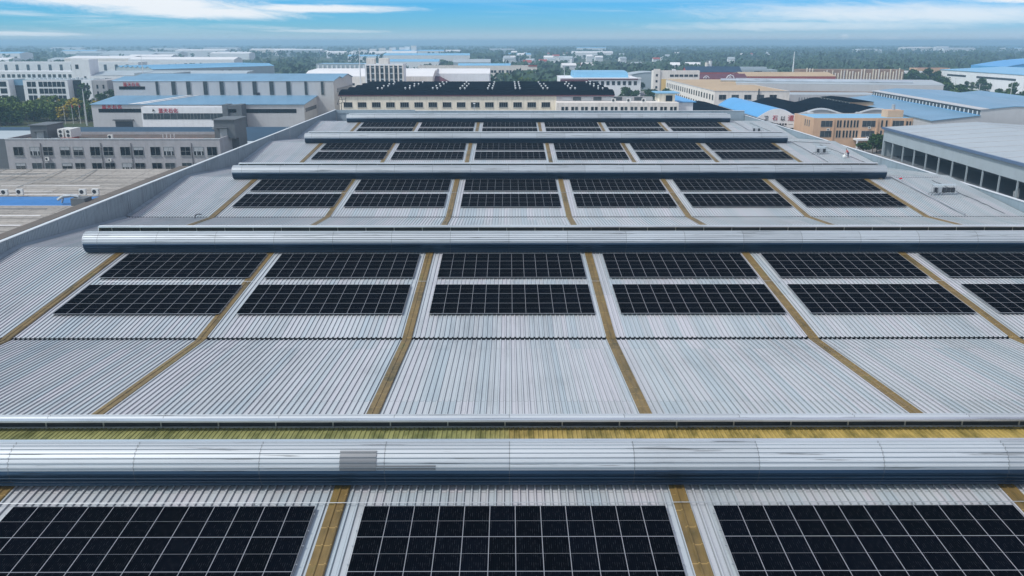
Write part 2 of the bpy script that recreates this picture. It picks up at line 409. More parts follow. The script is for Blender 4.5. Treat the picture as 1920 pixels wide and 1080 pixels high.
for i, c in enumerate(CEN):
    t = thing('ridge_ventilator', '%s long half-round metal ventilator along the factory roof ridge' % ORD[i].replace(' and farthest', ' and smallest'), 'ventilator', (7.8, c, 0), 0, 'ridge ventilators on the factory roof')
    def vp(mb, name, mats, **kw): return mb.build(name, mats, t, loc=(-7.8, -c, 0), **kw)
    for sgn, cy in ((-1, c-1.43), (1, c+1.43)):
        for nm, mt, a0, a1 in (('shell', SHELL, 5, 98), ('lower_side', SHELL_SHADE, -88, 5)):  # shell's lower half split off to carry the painted shade
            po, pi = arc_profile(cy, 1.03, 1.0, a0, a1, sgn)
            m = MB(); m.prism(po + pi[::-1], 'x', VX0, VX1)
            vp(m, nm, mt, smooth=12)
        # the rolled rim along the throat
        a = R(98); ry = cy + sgn*math.cos(a); rz = 1.03 + math.sin(a)
        m = MB(); m.prism([(ry-sgn*.0, rz+.035), (ry-sgn*.26, rz+.02), (ry-sgn*.27, rz-.07), (ry-sgn*.24, rz-.07), (ry-sgn*.23, rz-.01), (ry-sgn*.0, rz+.005)], 'x', VX0+.01, VX1-.01)
        vp(m, 'rim', RIM)
    m = MB()
    corrugate(m, VX0+.05, VX1-.05, [(c-1.5, 1.34), (c, 1.44), (c+1.66, 1.38)], pitch=.24, flat=.13, side=.03, top=.05, h=.03)
    vp(m, 'throat_sheet', FRPF)
    m = MB(); m.box(VX0, VX1, c+1.56, c+1.60, 1.38, 1.47); vp(m, 'lower_rail', STEEL)
    m = MB(); m.box(VX0+.1, VX1-.1, c+1.70, c+1.74, 1.02, 1.98); vp(m, 'baffle', GUTTER)
    if i < 3:
        pm = MB(); pm.box(-.03, .03, 0, .06, 0, .56); pme = pm.mesh('post', STEEL)
        pm = MB(); pm.box(-.012, .012, 0, .03, 0, .54); pme2 = pm.mesh('post', GUTTER)
        k = 0; x = VX0 + 1.2
        while x < VX1:
            place('post', pme if k % 2 == 0 else pme2, t, (x-7.8, 1.5 if k % 2 == 0 else 1.62, 1.42)); k += 1; x += 1.45
    for x0 in (VX0-.05, VX1):
        m = MB(); m.prism(cap_profile(c), 'x', x0, x0+.05); vp(m, 'end_cap', SHELL)
    m = MB(); m.box(VX0, VX1, c-1.6, c+1.6, -.12, .03); vp(m, 'base', STEEL)
    if i == 0:
        m = MB(); a0, a1 = 6, 58
        po, pi = arc_profile(c-1.43, 1.03, 1.035, a0, a1, -1, th=.012)
        m.prism(po + pi[::-1], 'x', -7.85, -6.15); o = vp(m, 'patch_sheet', SHELL_PATCH); o['label'] = 'dark grey patch sheet fixed over the pale shell'
        po, pi = arc_profile(c-1.43, 1.03, 1.02, 7, 19, -1, th=.012)
        m = MB(); m.prism(po + pi[::-1], 'x', -6.14, -3.4); vp(m, 'patch_strip', SHELL_PATCH)

# ------------------------------------------------------------------ solar arrays
PW, PL, PX, PY = 1.127, 2.217, 1.135, 2.228
def panel_meshes():
    f = MB(); b = .010; h = .035
    f.box(0, PW, 0, b, 0, h); f.box(0, PW, PL-b, PL, 0, h); f.box(0, b, b, PL-b, 0, h); f.box(PW-b, PW, b, PL-b, 0, h)
    g = MB(); g.box(b, PW-b, b, PL/2-.006, .012, h-.004); g.box(b, PW-b, PL/2+.006, PL-b, .012, h-.004)
    g.box(b, PW-b, PL/2-.006, PL/2+.006, .012, h-.005, 1)
    back = MB()
    return f.mesh('frame', PFRAME), g.mesh('solar_panel', [CELL, PFRAME])
FME, GME = panel_meshes()
fm = MB()
for r_ in range(3):
    for q in (.5, 1.7): fm.box(-.1, 12*PX+.08, r_*PY+q-.02, r_*PY+q+.02, -.06, -.005)
for j in range(0, 13, 3):
    fm.box(j*PX-.02, j*PX+.02, .2, 3*PY-.2, -.12, -.06)
RAIL = fm.mesh('mounting_frame', STEEL)
CO = ['leftmost', 'second', 'third', 'fourth', 'fifth', 'rightmost']
SO = ['nearest', 'second', 'third', 'fourth', 'farthest']
rot = math.atan((ZR-ZV)/(CEN[0]-VAL[0]))
proto = None
def array(x, i, ytop, label):
    global proto
    al = math.atan((ZR-ZV)/(CEN[i]-VAL[i])); L = 3*PY*math.cos(al); y0 = ytop - L
    z = near_z(i, y0) + .085 + .12
    if proto is None:
        o = thing('solar_array', label, 'solar array', (x, y0, z), 0, 'solar arrays on the roof slopes')
        place('mounting_frame', RAIL, o)
        for r_ in range(3):
            for j in range(12):
                p = place('solar_panel', GME, o, (j*PX, r_*PY, 0)); place('frame', FME, p)
        proto = o
    else:
        o = copy_tree(proto); o.location = (x, y0, z); o['label'] = label
    o.rotation_euler = (al, 0, 0)
for i in range(5):
    tops = [('upper', BASE[i] - (2.25 if i == 0 else 1.25))]
    if i: tops.append(('lower', BASE[i] - 1.25 - 8.5))
    for nm, yt in tops:
        for k in range(6):
            if i == 0 and k in (0, 4, 5): continue
            if i == 0: lab = 'large black solar array at the bottom edge of the photo, %s of three' % ['left', 'middle', 'right'][k-1]
            else: lab = 'black solar array, %s of the %s row on the %s panelled slope' % (CO[k] if k in (0, 5) else CO[k] + ' from left', nm, SO[i])
            array(STRIP[k] + 1.32, i, yt, lab)
# thin white conduits crossing each slope between the panel rows
for i in range(5):
    y = BASE[i] - 1.95 if i == 0 else BASE[i] - 1.25 - 7.6
    z = near_z(i, y) + .2
    m = MB(); m.tube((-37 if i else -40, y, z), (58.6, y, z), .02, 6)
    t = thing('cable_conduit', 'thin white conduit running across the %s panelled slope between the arrays' % SO[i] if i else 'thin white conduit just above the arrays at the bottom of the photo', 'conduit', (0, y, z), 0, 'white conduits crossing the roof slopes')
    m.build('pipe', STEEL, t, (0, -y, -z))
    m = MB(); m.box(-.03, .03, -.05, .05, -.21, -.03); bm = m.mesh('bracket', STEEL)
    for x in range(-36, 58, 6): place('bracket', bm, t, (x+.4, 0, 0))

# ------------------------------------------------------------------ right-hand roof walkway things
for i in range(1, 5):
    m = MB(); ya, yb = VAL[i] + .3, BASE[i] + .6
    a = Vector((58.9+.25*(i == 1), yb, near_z(i, yb)+.16)); b = Vector((59.9+.25*(i == 1), ya, near_z(i, ya)+.16))
    t = thing('cable_tray', 'pale covered cable tray running down the right of the %s panelled slope' % SO[i], 'cable tray', tuple(b), 0, 'cable trays at the right roof edge')
    d = (a-b); s = Vector((d.y, -d.x, 0)).normalized()*.11; u = Vector((0, 0, .12))
    m.add([b-s, b+s, a+s, a-s, b-s+u, b+s+u, a+s+u, a-s+u], [(0,1,5,4),(1,2,6,5),(2,3,7,6),(3,0,4,7),(4,5,6,7),(3,2,1,0)])
    m.build('tray', STEEL, t, tuple(-b))
    m = MB(); m.box(-.04, .04, -.22, .22, -.12, 0)
    bm = m.mesh('bracket', STEEL)
    for k in range(8):
        p = (a-b)*(k+.5)/8; place('bracket', bm, t, tuple(p))
def inverter(x, y, z, label, n, canopy=True):
    t = thing('inverter_rack', label, 'inverter', (x, y, z), 0, 'inverter racks on the roof')
    m = MB()
    for px in (0, n*.62):
        for py in (0, .7): m.tube((px, py, -.02), (px, py, 1.5 if py else 1.25), .035, 6)
    for zz in (.4, 1.0): m.tube((0, .35, zz), (n*.62, .35, zz), .03, 6)
    m.tube((0, 0, 1.25), (0, .7, 1.5), .03); m.tube((n*.62, 0, 1.25), (n*.62, .7, 1.5), .03)
    m.build('rack_frame', STEEL, t)
    for k in range(n):
        b = MB(); b.box(k*.62+.06, k*.62+.54, .1, .34, .35, 1.05); b.box(k*.62+.12, k*.62+.48, .07, .1, .42, .9)
        b.build('inverter_box', [DARKSTEEL if k != 1 else STEEL], t)
    if canopy:
        c = MB(); c.add([(-.05,.1,1.34),(n*.62+.05,.1,1.34),(n*.62+.05,.6,1.5),(-.05,.6,1.5),(-.05,.1,1.36),(n*.62+.05,.1,1.36),(n*.62+.05,.6,1.52),(-.05,.6,1.52)], [(0,1,5,4),(1,2,6,5),(2,3,7,6),(3,0,4,7),(4,5,6,7),(3,2,1,0)])
        c.build('canopy', W_BLUEGREY, t)
    l = MB()
    for k in range(5):
        l.path([(k*.5-1.0, -.3, .02), (k*.5-.6, .1, .3), (k*.62+.3, .25, .5)], .035, 5)
    l.build('cable', DARKSTEEL, t)
inverter(60.6, 120.4, near_z(2, 120.4)+.06, 'dark inverter boxes under a blue canopy on the roof, nearest and largest rack', 5)
inverter(60.0, 166.8, near_z(3, 166.8)+.06, 'small dark inverter rack beside the cable tray near the red-shirted worker', 3)
inverter(59.6, 210.4, near_z(4, 210.4)+.06, 'farthest small inverter rack beside the last ventilator', 3, False)
# dark loose cables
def cable(pts, label, r=.04, mat=DARKSTEEL):
    m = MB(); m.path(pts, r, 5); tag(m.build('roof_cable', mat), label, 'cable', 'loose cables on the roof')
def wob(x0, y0, x1, y1, zf, n=14, a=.25):
    return [(x0+(x1-x0)*k/n + a*noise.noise(Vector((k*.7, y0, 0)))*2, y0+(y1-y0)*k/n, zf(y0+(y1-y0)*k/n)+.09) for k in range(n+1)]
cable(wob(64.4, 129, 65.6, 111, lambda y: near_z(2, y)), 'thin dark cable lying on the roof right of the largest inverter rack')
cable(wob(63.8, 176, 66.9, 158, lambda y: near_z(3, y)), 'thin dark cable lying on the roof beside the red-shirted worker')
cable(wob(62.5, 224, 65.5, 206, lambda y: near_z(4, y)), 'thin dark cable at the far right corner of the roof')
cable([(57.7, 131.2, near_z(2, 131.2)+.1), (62, 130.9, near_z(2, 130.9)+.1), (66.4, 131.1, near_z(2, 131.1)+.1)], 'straight grey pipe crossing from the third ventilator end to the right edge', .05, STEEL)
cable([(58, 180.2, near_z(3, 180)+.05), (62, 178.6, near_z(3, 178.6)+.1), (66.5, 177.4, near_z(3, 177.4)+.1)], 'dark pipe crossing from the fourth ventilator end to the right edge', .05)
# red bag and leaning board by the third ventilator
m = MB(); m.ball((0,0,.1), .2, 0, 1.3, .8, .6); m.ball((.15,.06,.14), .13, 0, 1, 1, .7)
tag(m.build('cloth_bag', SHIRT, None, (59.4, 128.6, near_z(2, 128.6)+.33)), 'small red bag lying on the cable tray by the third ventilator', 'bag')
m = MB(); m.add([(-.35,0,0),(.15,-.1,0),(.35,.5,.75),(.0,.55,.75),(-.35,.08,0),(.15,-.02,0),(.35,.58,.75),(.0,.63,.75)], [(0,1,2,3),(7,6,5,4),(0,4,5,1),(1,5,6,2),(2,6,7,3),(3,7,4,0)])
tag(m.build('leaning_board', M('raw_plywood', (.42,.32,.24), .15, 2, .8), None, (57.0, 129.9, near_z(2, 129.9)+.06)), 'tan board leaning against the end of the third ventilator', 'board')
# the worker in red, bending over a white sack
def skin_body(pts, edges, radii, mat, name, parent):
    me = bpy.data.meshes.new(name); me.from_pydata(pts, edges, [])
    o = place(name, me, parent); me.materials.append(mat)
    s = o.modifiers.new('s', 'SKIN'); lay = me.skin_vertices[0].data
    for q, r in zip(lay, radii): q.radius = (r, r)
    lay[0].use_root = True
    b = o.modifiers.new('b', 'SUBSURF'); b.levels = 1; b.render_levels = 2
    return o
px, py = 64.9, 163.6
t = thing('person', 'worker in a red shirt bending over a white sack on the roof', 'person', (px, py, near_z(3, py)+.06))
J = [(0,0,.92), (-.12,0,1.18), (-.28,0,1.38), (-.36,0,1.5), (-.42,0,1.62),      # pelvis spine chest neck head
     (0,-.1,.9), (.02,-.12,.48), (.0,-.13,.07), (-.16,-.13,.04), (0,.1,.9), (.06,.13,.48), (.1,.14,.07), (-.06,.14,.04),
     (-.27,-.19,1.36), (-.38,-.24,1.1), (-.52,-.2,.9), (-.27,.19,1.36), (-.36,.24,1.1), (-.5,.2,.88)]
E_ = [(0,1),(1,2),(2,3),(3,4),(0,5),(5,6),(6,7),(7,8),(0,9),(9,10),(10,11),(11,12),(2,13),(13,14),(14,15),(2,16),(16,17),(17,18)]
RD = [.14,.14,.155,.06,.09,.1,.075,.055,.05,.1,.075,.055,.05,.075,.05,.04,.075,.05,.04]
skin_body(J, E_, RD, SKIN, 'body', t)
skin_body([J[1], J[2], J[13], (-.33,-.22,1.22), J[16], (-.32,.22,1.22), (-.03,0,1.0)], [(0,1),(1,2),(2,3),(1,4),(4,5),(0,6)], [.165,.18,.1,.085,.1,.085,.16], SHIRT, 'shirt', t)
skin_body([J[0], J[5], J[6], (0,-.13,.12), J[9], J[10], (.1,.14,.12)], [(0,1),(1,2),(2,3),(0,4),(4,5),(5,6)], [.155,.12,.095,.08,.12,.095,.08], TROUSER, 'trousers', t)
m = MB(); m.ball((-.43,0,1.66), .105, 0, 1, .9, 1.0, 10, 8); m.build('hair', HAIR, t)
for sy in (-.2, .2):
    m = MB()
    for k in range(4): m.tube((-.52, sy-.03+.02*k, .9), (-.55, sy-.035+.022*k, .8+.01*abs(k-1.5)), .01, 5)
    m.tube((-.5, sy*.85, .9), (-.53, sy*.7, .84), .011, 5); m.build('hand', SKIN, t)
m = MB(); m.ball((0,0,.3), .34, 0, 1.05, .85, 1.0, 10, 8); m.ball((.03,.02,.66), .1, 0, 1, 1, 1.2)
tag(m.build('sack', BAG, None, (px-.72, py-.1, near_z(3, py)+.03)), 'white sack standing on the roof in front of the red-shirted worker', 'sack')
# hooped ladder over the left parapet
t = thing('roof_ladder', 'grey ladder with a hooped top leaning on the left parapet', 'ladder', (XL+.15, 196, near_z(4, 203)))
m = MB()
for y in (-.3, .3):
    m.path([(.12, y, 0), (.12, y, 3.4), (-.1, y, 4.0), (-.5, y, 4.0), (-.6, y, 3.3)], .035)
for k in range(10): m.tube((.12, -.3, .3+k*.32), (.12, .3, .3+k*.32), .022)
m.build('frame', STEEL, t)
# drooping black pipe stub in the second valley on the left
m = MB(); m.path([(0,0,0),(0,.1,.35),(.25,.3,.5),(.75,.4,.45)], .07)
tag(m.build('pipe_elbow', DARKSTEEL, None, (-40.6, 108.8, far_z(1, 108.8)+.03)), 'small dark bent pipe by the second valley gutter on the left', 'pipe')

# ------------------------------------------------------------------ generic building pieces
def bld(name, label, cat, x, y, w, d, h, rot=0, wall=W_STEEL, roof=R_PALE, par=.6, group=None, z0=G):
    t = thing(name, label, cat, (x, y, z0), R(rot), group)
    m = MB(); m.box(0, w, 0, d, 0, h-par, open_bottom=True)
    if par > .01:
        e = .3
        m.box(-.003, w+.003, -.003, e, h-par, h); m.box(-.003, w+.003, d-e, d+.003, h-par, h)
        m.box(-.003, e, e, d-e, h-par, h); m.box(w-e, w+.003, e, d-e, h-par, h)
    m.build('wall', wall, t)
    m = MB(); e = .31 if par > .01 else -.25
    m.box(e, w-e, e, d-e, h-par+.006, h-par+.12); m.build('roof', roof, t)
    return t
WCACHE = {}
def win_mesh(w, h, nx=2, ny=1, style=0, sill=True):
    k = (round(w, 2), round(h, 2), nx, ny, style, sill)
    if k in WCACHE: return WCACHE[k]
    m = MB(); f = .07; d = .09
    m.box(-w/2-f, w/2+f, -d, .0, h/2, h/2+f, 0); m.box(-w/2-f, w/2+f, -d, 0, -h/2-f, -h/2, 0)
    m.box(-w/2-f, -w/2, -d, 0, -h/2, h/2, 0); m.box(w/2, w/2+f, -d, 0, -h/2, h/2, 0)
    for i in range(1, nx): m.box(-w/2+w*i/nx-.03, -w/2+w*i/nx+.03, -.07, 0, -h/2, h/2, 0)
    for j in range(1, ny): m.box(-w/2, w/2, -.065, 0, -h/2+h*j/ny-.03, -h/2+h*j/ny+.03, 0)
    m.box(-w/2, w/2, -.03, -.004, -h/2, h/2, 1)
    if style in (1, 2): m.box(-w/2+.05, w/2-.05, -.045, -.031, h/2-h*(.36 if style == 1 else .5), h/2-.04, 2)
    if style == 2:
        for q in (.2, .7): m.box(-w/2+w*q, -w/2+w*q+w*.12, -.045, -.031, -h/2+.05, 0, 2)
    if sill: m.box(-w/2-.15, w/2+.15, -.2, .0, -h/2-f-.09, -h/2-f, 0)
    me = m.mesh('window', [WFRAME, GLASS_M if style == 3 else GLASS_D, BLIND]); WCACHE[k] = me
    return me
def win(t, side, w, d, u, z, ww, hh, nx=2, ny=1, style=0, sill=True):
    me = win_mesh(ww, hh, nx, ny, style, sill)
    loc, r = {'F': ((u, -.002, z), 0), 'L': ((-.002, u, z), -90), 'R': ((w+.002, u, z), 90)}[side]
    return place('window', me, t, loc, (0, 0, R(r)))
def band(t, name, x0, x1, z0, z1, mat, y=-.08, th=.08):
    m = MB(); m.box(x0, x1, y, y+th-.003, z0, z1); return m.build(name, mat, t)
def shed(name, label, x, y, d, prof, rot=0, wall=W_STEEL, roof=R_BLUE, axis='y', L=10, cat='building', over=.35, th=.18, group=None):
    """building whose cross-section outline `prof` (u, height above ground) is extruded by L along the other axis"""
    t = thing(name, label, cat, (x, y, G), R(rot), group)
    m = MB(); m.prism([(prof[0][0], 0)] + [(u, z) for u, z in prof] + [(prof[-1][0], 0)], axis, 0, L); m.build('wall', wall, t)
    m = MB(); top = [(u, z+.01+th) for u, z in prof]; bot = [(u, z+.01) for u, z in prof][::-1]
    m.prism(top + bot, axis, -over, L+over); m.build('roof', roof, t)
    return t
def letters(t, txt, x, z, size, mat, y=-.12, name='sign_lettering', squash=1.0, gap=1.0):
    c = bpy.data.curves.new('lettering', 'FONT'); c.body = txt; c.size = size; c.extrude = .06; c.align_x = 'LEFT'; c.space_character = gap
    c.offset = .008*size
    o = bpy.data.objects.new('lettering', c); col.objects.link(o)
    bpy.context.view_layer.update()
    me = bpy.data.meshes.new_from_object(o.evaluated_get(bpy.context.evaluated_depsgraph_get()))
    bpy.data.objects.remove(o); bpy.data.curves.remove(c)
    me.name = name; me.materials.clear(); me.materials.append(mat)
    return place(name, me, t, (x, y, z), (R(90), 0, 0))
def ac(x, y, z, label, rz=0, s=1.0):
    t = thing('air_conditioner', label, 'air conditioner', (x, y, z), rz, 'air conditioner units outdoors')
    m = MB(); m.box(-.45*s, .45*s, -.35*s, 0, 0, .75*s); m.build('casing', ACM, t)
    m = MB(); m.tube((-.1*s, -.352*s, .38*s), (-.1*s, -.37*s, .38*s), .27*s, 14); m.build('fan_grille', DARKSTEEL, t)
    m = MB(); m.box(-.4*s, -.34*s, -.35*s, 0, -.12, 0); m.box(.34*s, .4*s, -.35*s, 0, -.12, 0); m.build('bracket', STEEL, t)

# ------------------------------------------------------------------ left side
# weathered low hall right beside the factory
t = thing('weathered_hall', 'low hall with a weathered grey-brown metal roof beside the left parapet', 'building', (-110, 60, G))
m = MB(); prof = []
ys = [0, 14, 28, 42, 56, 72, 80, 90, 101, 113]
for k, yy in enumerate(ys): prof.append((yy, 8.35 + (.55 if k % 2 else 0)))
m.prism([(0, 0)] + prof + [(113, 0)], 'x', 0, 43.5); m.build('wall', W_GREY, t)
m = MB()
for (a, za), (b, zb) in zip(prof, prof[1:]):
    x = 0
    while x < 43.4:
        w_ = min(rnd.uniform(5.2, 7.5), 43.4-x)
        m.add([(x, a, za+.03), (x+w_-.08, a, za+.03), (x+w_-.08, b, zb+.03), (x, b, zb+.03), (x, a, za+.07), (x+w_-.08, a, za+.07), (x+w_-.08, b, zb+.07), (x, b, zb+.07)],
              [(0,1,5,4),(1,2,6,5),(2,3,7,6),(3,0,4,7),(4,5,6,7)])
        x += w_
    for k in range(3):
        q = rnd.uniform(.2, .8); yy = a+(b-a)*q; zz = za+(zb-za)*q
        m.box(rnd.uniform(0, 18), rnd.uniform(24, 43), yy, yy+.15, zz+.072, zz+.13)
m.build('roof', R_OLD, t)
m = MB()
for x, y0, y1 in ((3,84,112),(8.5,88,112.5),(14,86,112),(20.5,90,112.6),(27,96,112),(6,30,52),(15,26,60)):
    m.add([(x+2.5, y0, 8.98), (x+2.72, y0, 8.98), (x+.22, y1, 9.05), (x, y1, 9.05)], [(0,1,2,3)])
m.build('roof_seam', W_DARK, t)
for q in range(26):
    yy = rnd.uniform(20, 111.5); zz = max(z for y, z in prof if abs(y-yy) < 9)
    k = max(i for i in range(len(prof)-1) if prof[i][0] <= yy); f = (yy-prof[k][0])/(prof[k+1][0]-prof[k][0]); zz = prof[k][1]+(prof[k+1][1]-prof[k][1])*f
    x0 = rnd.uniform(0, 22); m = MB(); m.box(x0, min(43.3, x0+rnd.uniform(9, 24)), yy, yy+rnd.uniform(.2, .45), zz+.03, zz+.12); m.build('roof_batten', W_DARK if q % 2 else R_WHITE, t)
m = MB(); m.box(43.5, 45.4, 0, 113, 0, 9.55); m.build('curb', CURB, t)
m = MB(); m.box(45.4, 45.7, 0, 88, 0, 9.45); m.build('red_edge', BRICKRED, t)
m = MB(); m.box(24, 30, 112.2, 113.1, 8.3, 9.3); 
t2 = thing('blue_roof_cover', 'bright blue sheet cover lying across the weathered low roof', 'cover', (-104, 133, G+8.75))
m = MB(); m.prism([(0, .0), (.2, .2), (3.4, .5), (7.0, .35), (7.2, 0)], 'x', 0, 37); m.build('sheet', TARP, t2)
m = MB(); m.box(0, 37, -.22, -.02, .0, .12); m.build('edge_trim', COPING, t2)
for k, (x, y, lab) in enumerate(((-84.6, 142.6, 'left air conditioner of the pair behind the blue roof cover'), (-82.2, 142.9, 'right air conditioner of the pair behind the blue roof cover'), (-71.6, 142.8, 'air conditioner behind the right end of the blue roof cover, left one'), (-69.6, 143.1, 'air conditioner behind the blue roof cover nearest the parapet'))):
    ac(x, y, G+9.0, lab, 0, 1.25)
t = thing('exhaust_duct', 'silver exhaust pipes and box at the right end of the blue roof cover', 'duct', (-68.8, 133.2, G+8.9))
m = MB(); m.path([(-2.2, 0, .9), (-1.2, 0, 1.5), (0, 0, 1.6), (1.2, 0, 1.4), (1.3, 0, .0)], .22, 8); m.path([(-2.0, .8, .3), (-1.6, .6, 1.2), (.8, .5, 1.5)], .16, 8); m.build('pipe', STEEL, t)
m = MB(); m.box(.2, 2.4, -.8, 1.6, 0, 1.2); m.build('fan_box', W_DARK, t)

# grey three-storey office
AW, AD, AH = 49.5, 15.6, 12.2
A = bld('office_building', 'grey tiled three-storey office with paired windows left of the factory', 'building', -116.3, 199.2, AW, AD, AH, 0, W_GREY, R_DARKFELT, .75)
xs = [2.75] + [q + 6.97*k for k in range(6) for q in (6.55, 9.6)] + [47.55]
for fl, z in enumerate((9.3, 5.6, 1.9)):
    for x in xs: win(A, 'F', AW, AD, x, z, 2.2, 1.95, 2, 2 if rnd.random() < .5 else 1, rnd.choice((0, 1, 1, 2, 3, 0)))
for x in (8.07, 22.0, 28.95, 42.9):
    m = MB(); m.tube((x, -.12, 0), (x, -.12, 11.2), .07); m.build('downpipe', DARKSTEEL, A)
m = MB(); m.box(-.12, AW+.12, -.12, -.004, AH-.12, AH+.05); m.build('coping', COPING, A)
m = MB(); m.box(5.3, 9.2, 1.6, 9.4, 11.5, 15.0); m.box(5.0, 9.5, 1.3, 9.7, 15.0, 15.2); m.box(6.1, 8.7, .9, 1.6, 13.7, 13.85)
ph = m.build('stair_tower', W_DARK, A)
m = MB(); m.box(6.7, 8.3, 1.52, 1.58, 11.6, 13.6); m.build('door', BLIND, ph)
m = MB(); m.box(46.3, 51.2, 6.5, 15.5, 11.5, 15.8); m.box(46.0, 51.5, 6.2, 15.9, 15.8, 16.0); m.box(46.8, 49.6, 5.6, 6.5, 14.0, 14.15); m.box(49.5, 51.2, 9, 15.5, 0, 11.5)
ph = m.build('stair_tower', W_DARK, A)
m = MB(); m.box(47.6, 49.3, 6.42, 6.48, 11.6, 13.8); m.build('door', BLIND, ph)
for k in range(4):
    m = MB(); m.tube((34+k*.9, 6.4, 11.6), (34+k*.9, 6.4, 12.5+.15*(k % 2)), .14, 8); m.build('vent_pipe', POLE, A)
m = MB(); m.box(27.5, 44, 3.0, 5.5, 11.6, 11.72); m.build('roof_stain_sheet', BRICKRED, A)
ac(-107.0, 199.05, G+7.2, 'white air conditioner on the grey office wall, left one')
ac(-92.6, 199.05, G+7.0, 'white air conditioner on the grey office wall, right one', 0, .85)
t = thing('rooftop_cooler', 'pair of big white cooling units on a red base on the office roof', 'air conditioner', (-105.1, 202, G+11.6))
m = MB(); m.box(.5, 3.6, -.4, 2.2, 0, .55); m.build('plinth', BRICKRED, t)
for k in range(2):
    m = MB(); m.box(k*1.75-.2, k*1.75+1.15, -.2, 4.6, .55, 2.5); c = m.build('cooler_casing', ACM, t)
    for zz in (1.05, 1.95):
        m = MB(); m.tube((k*1.75+.47, -.205, zz), (k*1.75+.47, -.25, zz), .36, 14); m.build('fan_grille', DARKSTEEL, c)
m = MB(); m.box(-2.8, -.4, 0, .25, .25, .5); m.build('pipe', WHITE, t)
ac(-94.2, 204.5, G+11.6, 'white air conditioner standing on the flat office roof', 0, 1.3)

# low navy-edged sheds between office and blue-roofed factory
t = shed('low_shed', 'low pale flat-roofed shed with navy roof band behind the grey office', -190, 226, 0, [(0, 6.1), (22, 6.6), (22.2, 6.6)], 0, W_DARK, R_PALE, 'x', 128)
m = MB(); m.prism([(18.0, 6.72), (18.0, 6.9), (33, 9.2), (33.4, 9.0), (33.4, 6)], 'x', -12, 128.2); m.build('navy_roof', R_NAVY, t)
m = MB(); m.box(126.9, 128.3, -1, 22.2, 6.0, 7.35); m.build('edge_band', R_NAVY, t)
m = MB(); m.ball((103, 31, 8.7), 1.0, 0, 1.2, 1, .9); m.build('roof_vent', W_DARK, t)

t = bld('dark_block', 'dark walled block with pale flat roof left of the grey office', 'building', -152, 204, 34, 20, 11.6, 0, W_DARK, R_PALE, .1)
# blue-roofed stepped factory
B = thing('blue_roof_factory', 'stepped grey factory with two pale blue roofs and red lettering', 'building', (-158, 330, G))
BW = 80.5
m = MB(); m.prism([(0, 0), (0, 10.75), (23, 12.6), (23, 0)], 'x', 0, BW); m.build('wall', W_STEEL, B)
m = MB(); m.prism([(-.4, 10.78), (23.2, 12.65), (23.2, 12.85), (-.4, 10.98)], 'x', -.4, BW+.4); m.build('roof', R_BLUE, B)
m = MB(); m.box(16.5, 18.3, -.2, 0, 10.9, 11.1)
m = MB(); m.add([(14, -.2, 11.05), (16.2, -.2, 11.05), (30.5, 22.8, 12.98), (29.2, 22.8, 12.98)], [(0,1,2,3)]); m.add([(17.5, -.2, 11.05), (19.2, -.2, 11.05), (33.5, 22.8, 12.98), (32.5, 22.8, 12.98)], [(0,1,2,3)])
m.build('roof_walkway', R_WHITE, B)
up = [(23.01, 18.5), (35, 19.7), (41, 18.9), (54, 20.1), (66, 18.4)]
m = MB(); m.prism([(23.01, 0)] + up + [(66, 0)], 'x', -1, 87.5); m.build('hall_wall', W_STEEL, B)
m = MB(); m.prism([(u-.2*(k == 0), z+.02) for k, (u, z) in enumerate(up)] + [(u, z+.25) for u, z in up][::-1], 'x', -1.4, 87.9); m.build('hall_roof', R_BLUE, B)
for x, ww in ((16.6, 1.0), (23.2, 1.6), (29.2, 1.6), (36.0, 1.6), (42.6, 1.6), (49.6, 1.0), (55.8, 1.6), (62.6, 1.6), (69.4, 1.6), (76.4, 1.0), (83.0, 1.0)):
    m = MB(); m.box(x-ww/2, x+ww/2, 22.85, 23.0, 13.1, 18.3); s_ = m.build('glazed_strip', GLASS_M, B)
    m = MB(); m.box(x-ww/2-.14, x-ww/2-.01, 22.8, 23.0, 13.1, 18.3); m.box(x+ww/2+.01, x+ww/2+.14, 22.8, 23.0, 13.1, 18.3); m.build('frame', WFRAME, s_)
m = MB(); m.box(56.3, 57.6, 22.8, 23.0, 12.95, 14.0); m.build('hatch', DARKSTEEL, B)
band(B, 'strip_window', 1.2, 11.6, 15.2, 16.4, GLASS_D, 22.9)
band(B, 'strip_window', 2.6, 20.2, 7.9, 9.3, GLASS_D)
band(B, 'strip_window', 53, 77.5, 7.7, 9.2, GLASS_D)
m = MB(); m.box(BW, BW+.1, 2, 21, 7.9, 9.3); m.build('strip_window', GLASS_D, B)
m = MB(); m.box(87.5, 87.62, 30, 64, 13.6, 15.2); m.build('strip_window', GLASS_D, B)
m = MB(); m.box(8.4, 15.0, -.12, -.003, 0, 4.6); m.box(7.9, 15.6, -1.2, -.003, 5.0, 5.3); m.build('loading_door', DARKSTEEL, B)
m = MB(); m.box(20.4, 51.4, -4.0, -.003, 0, 10.2); wb = m.build('annex', W_WHITE, B)
m = MB(); m.box(20.9, 51.0, -4.1, -4.003, 5.7, 7.9); w2 = m.build('strip_window', GLASS_M, wb)
for k in range(24):
    x = 21.1 + k*1.25
    if rnd.random() < .75:
        m = MB(); m.box(x, x+.1, -4.16, -4.1, 5.7, 7.9); m.build('mullion', WFRAME, w2)
m = MB(); m.box(51.4, 53.4, -6, -.2, 0, 11.2); m.box(56.6, 58.6, -6, -.2, 0, 11.2); m.box(53.4, 56.6, -5.5, -.2, 0, 8.2); m.box(53.4, 56.6, -5.9, -.2, 9.6, 11.0); m.build('entrance_tower', W_DARK, B)
letters(B, '蓝天石化', 4.0, 9.45, 1.75, RED, -.15, gap=1.25)
letters(B, '蓝天石化', 26.8, 8.2, 1.8, RED, -4.14, gap=1.05)
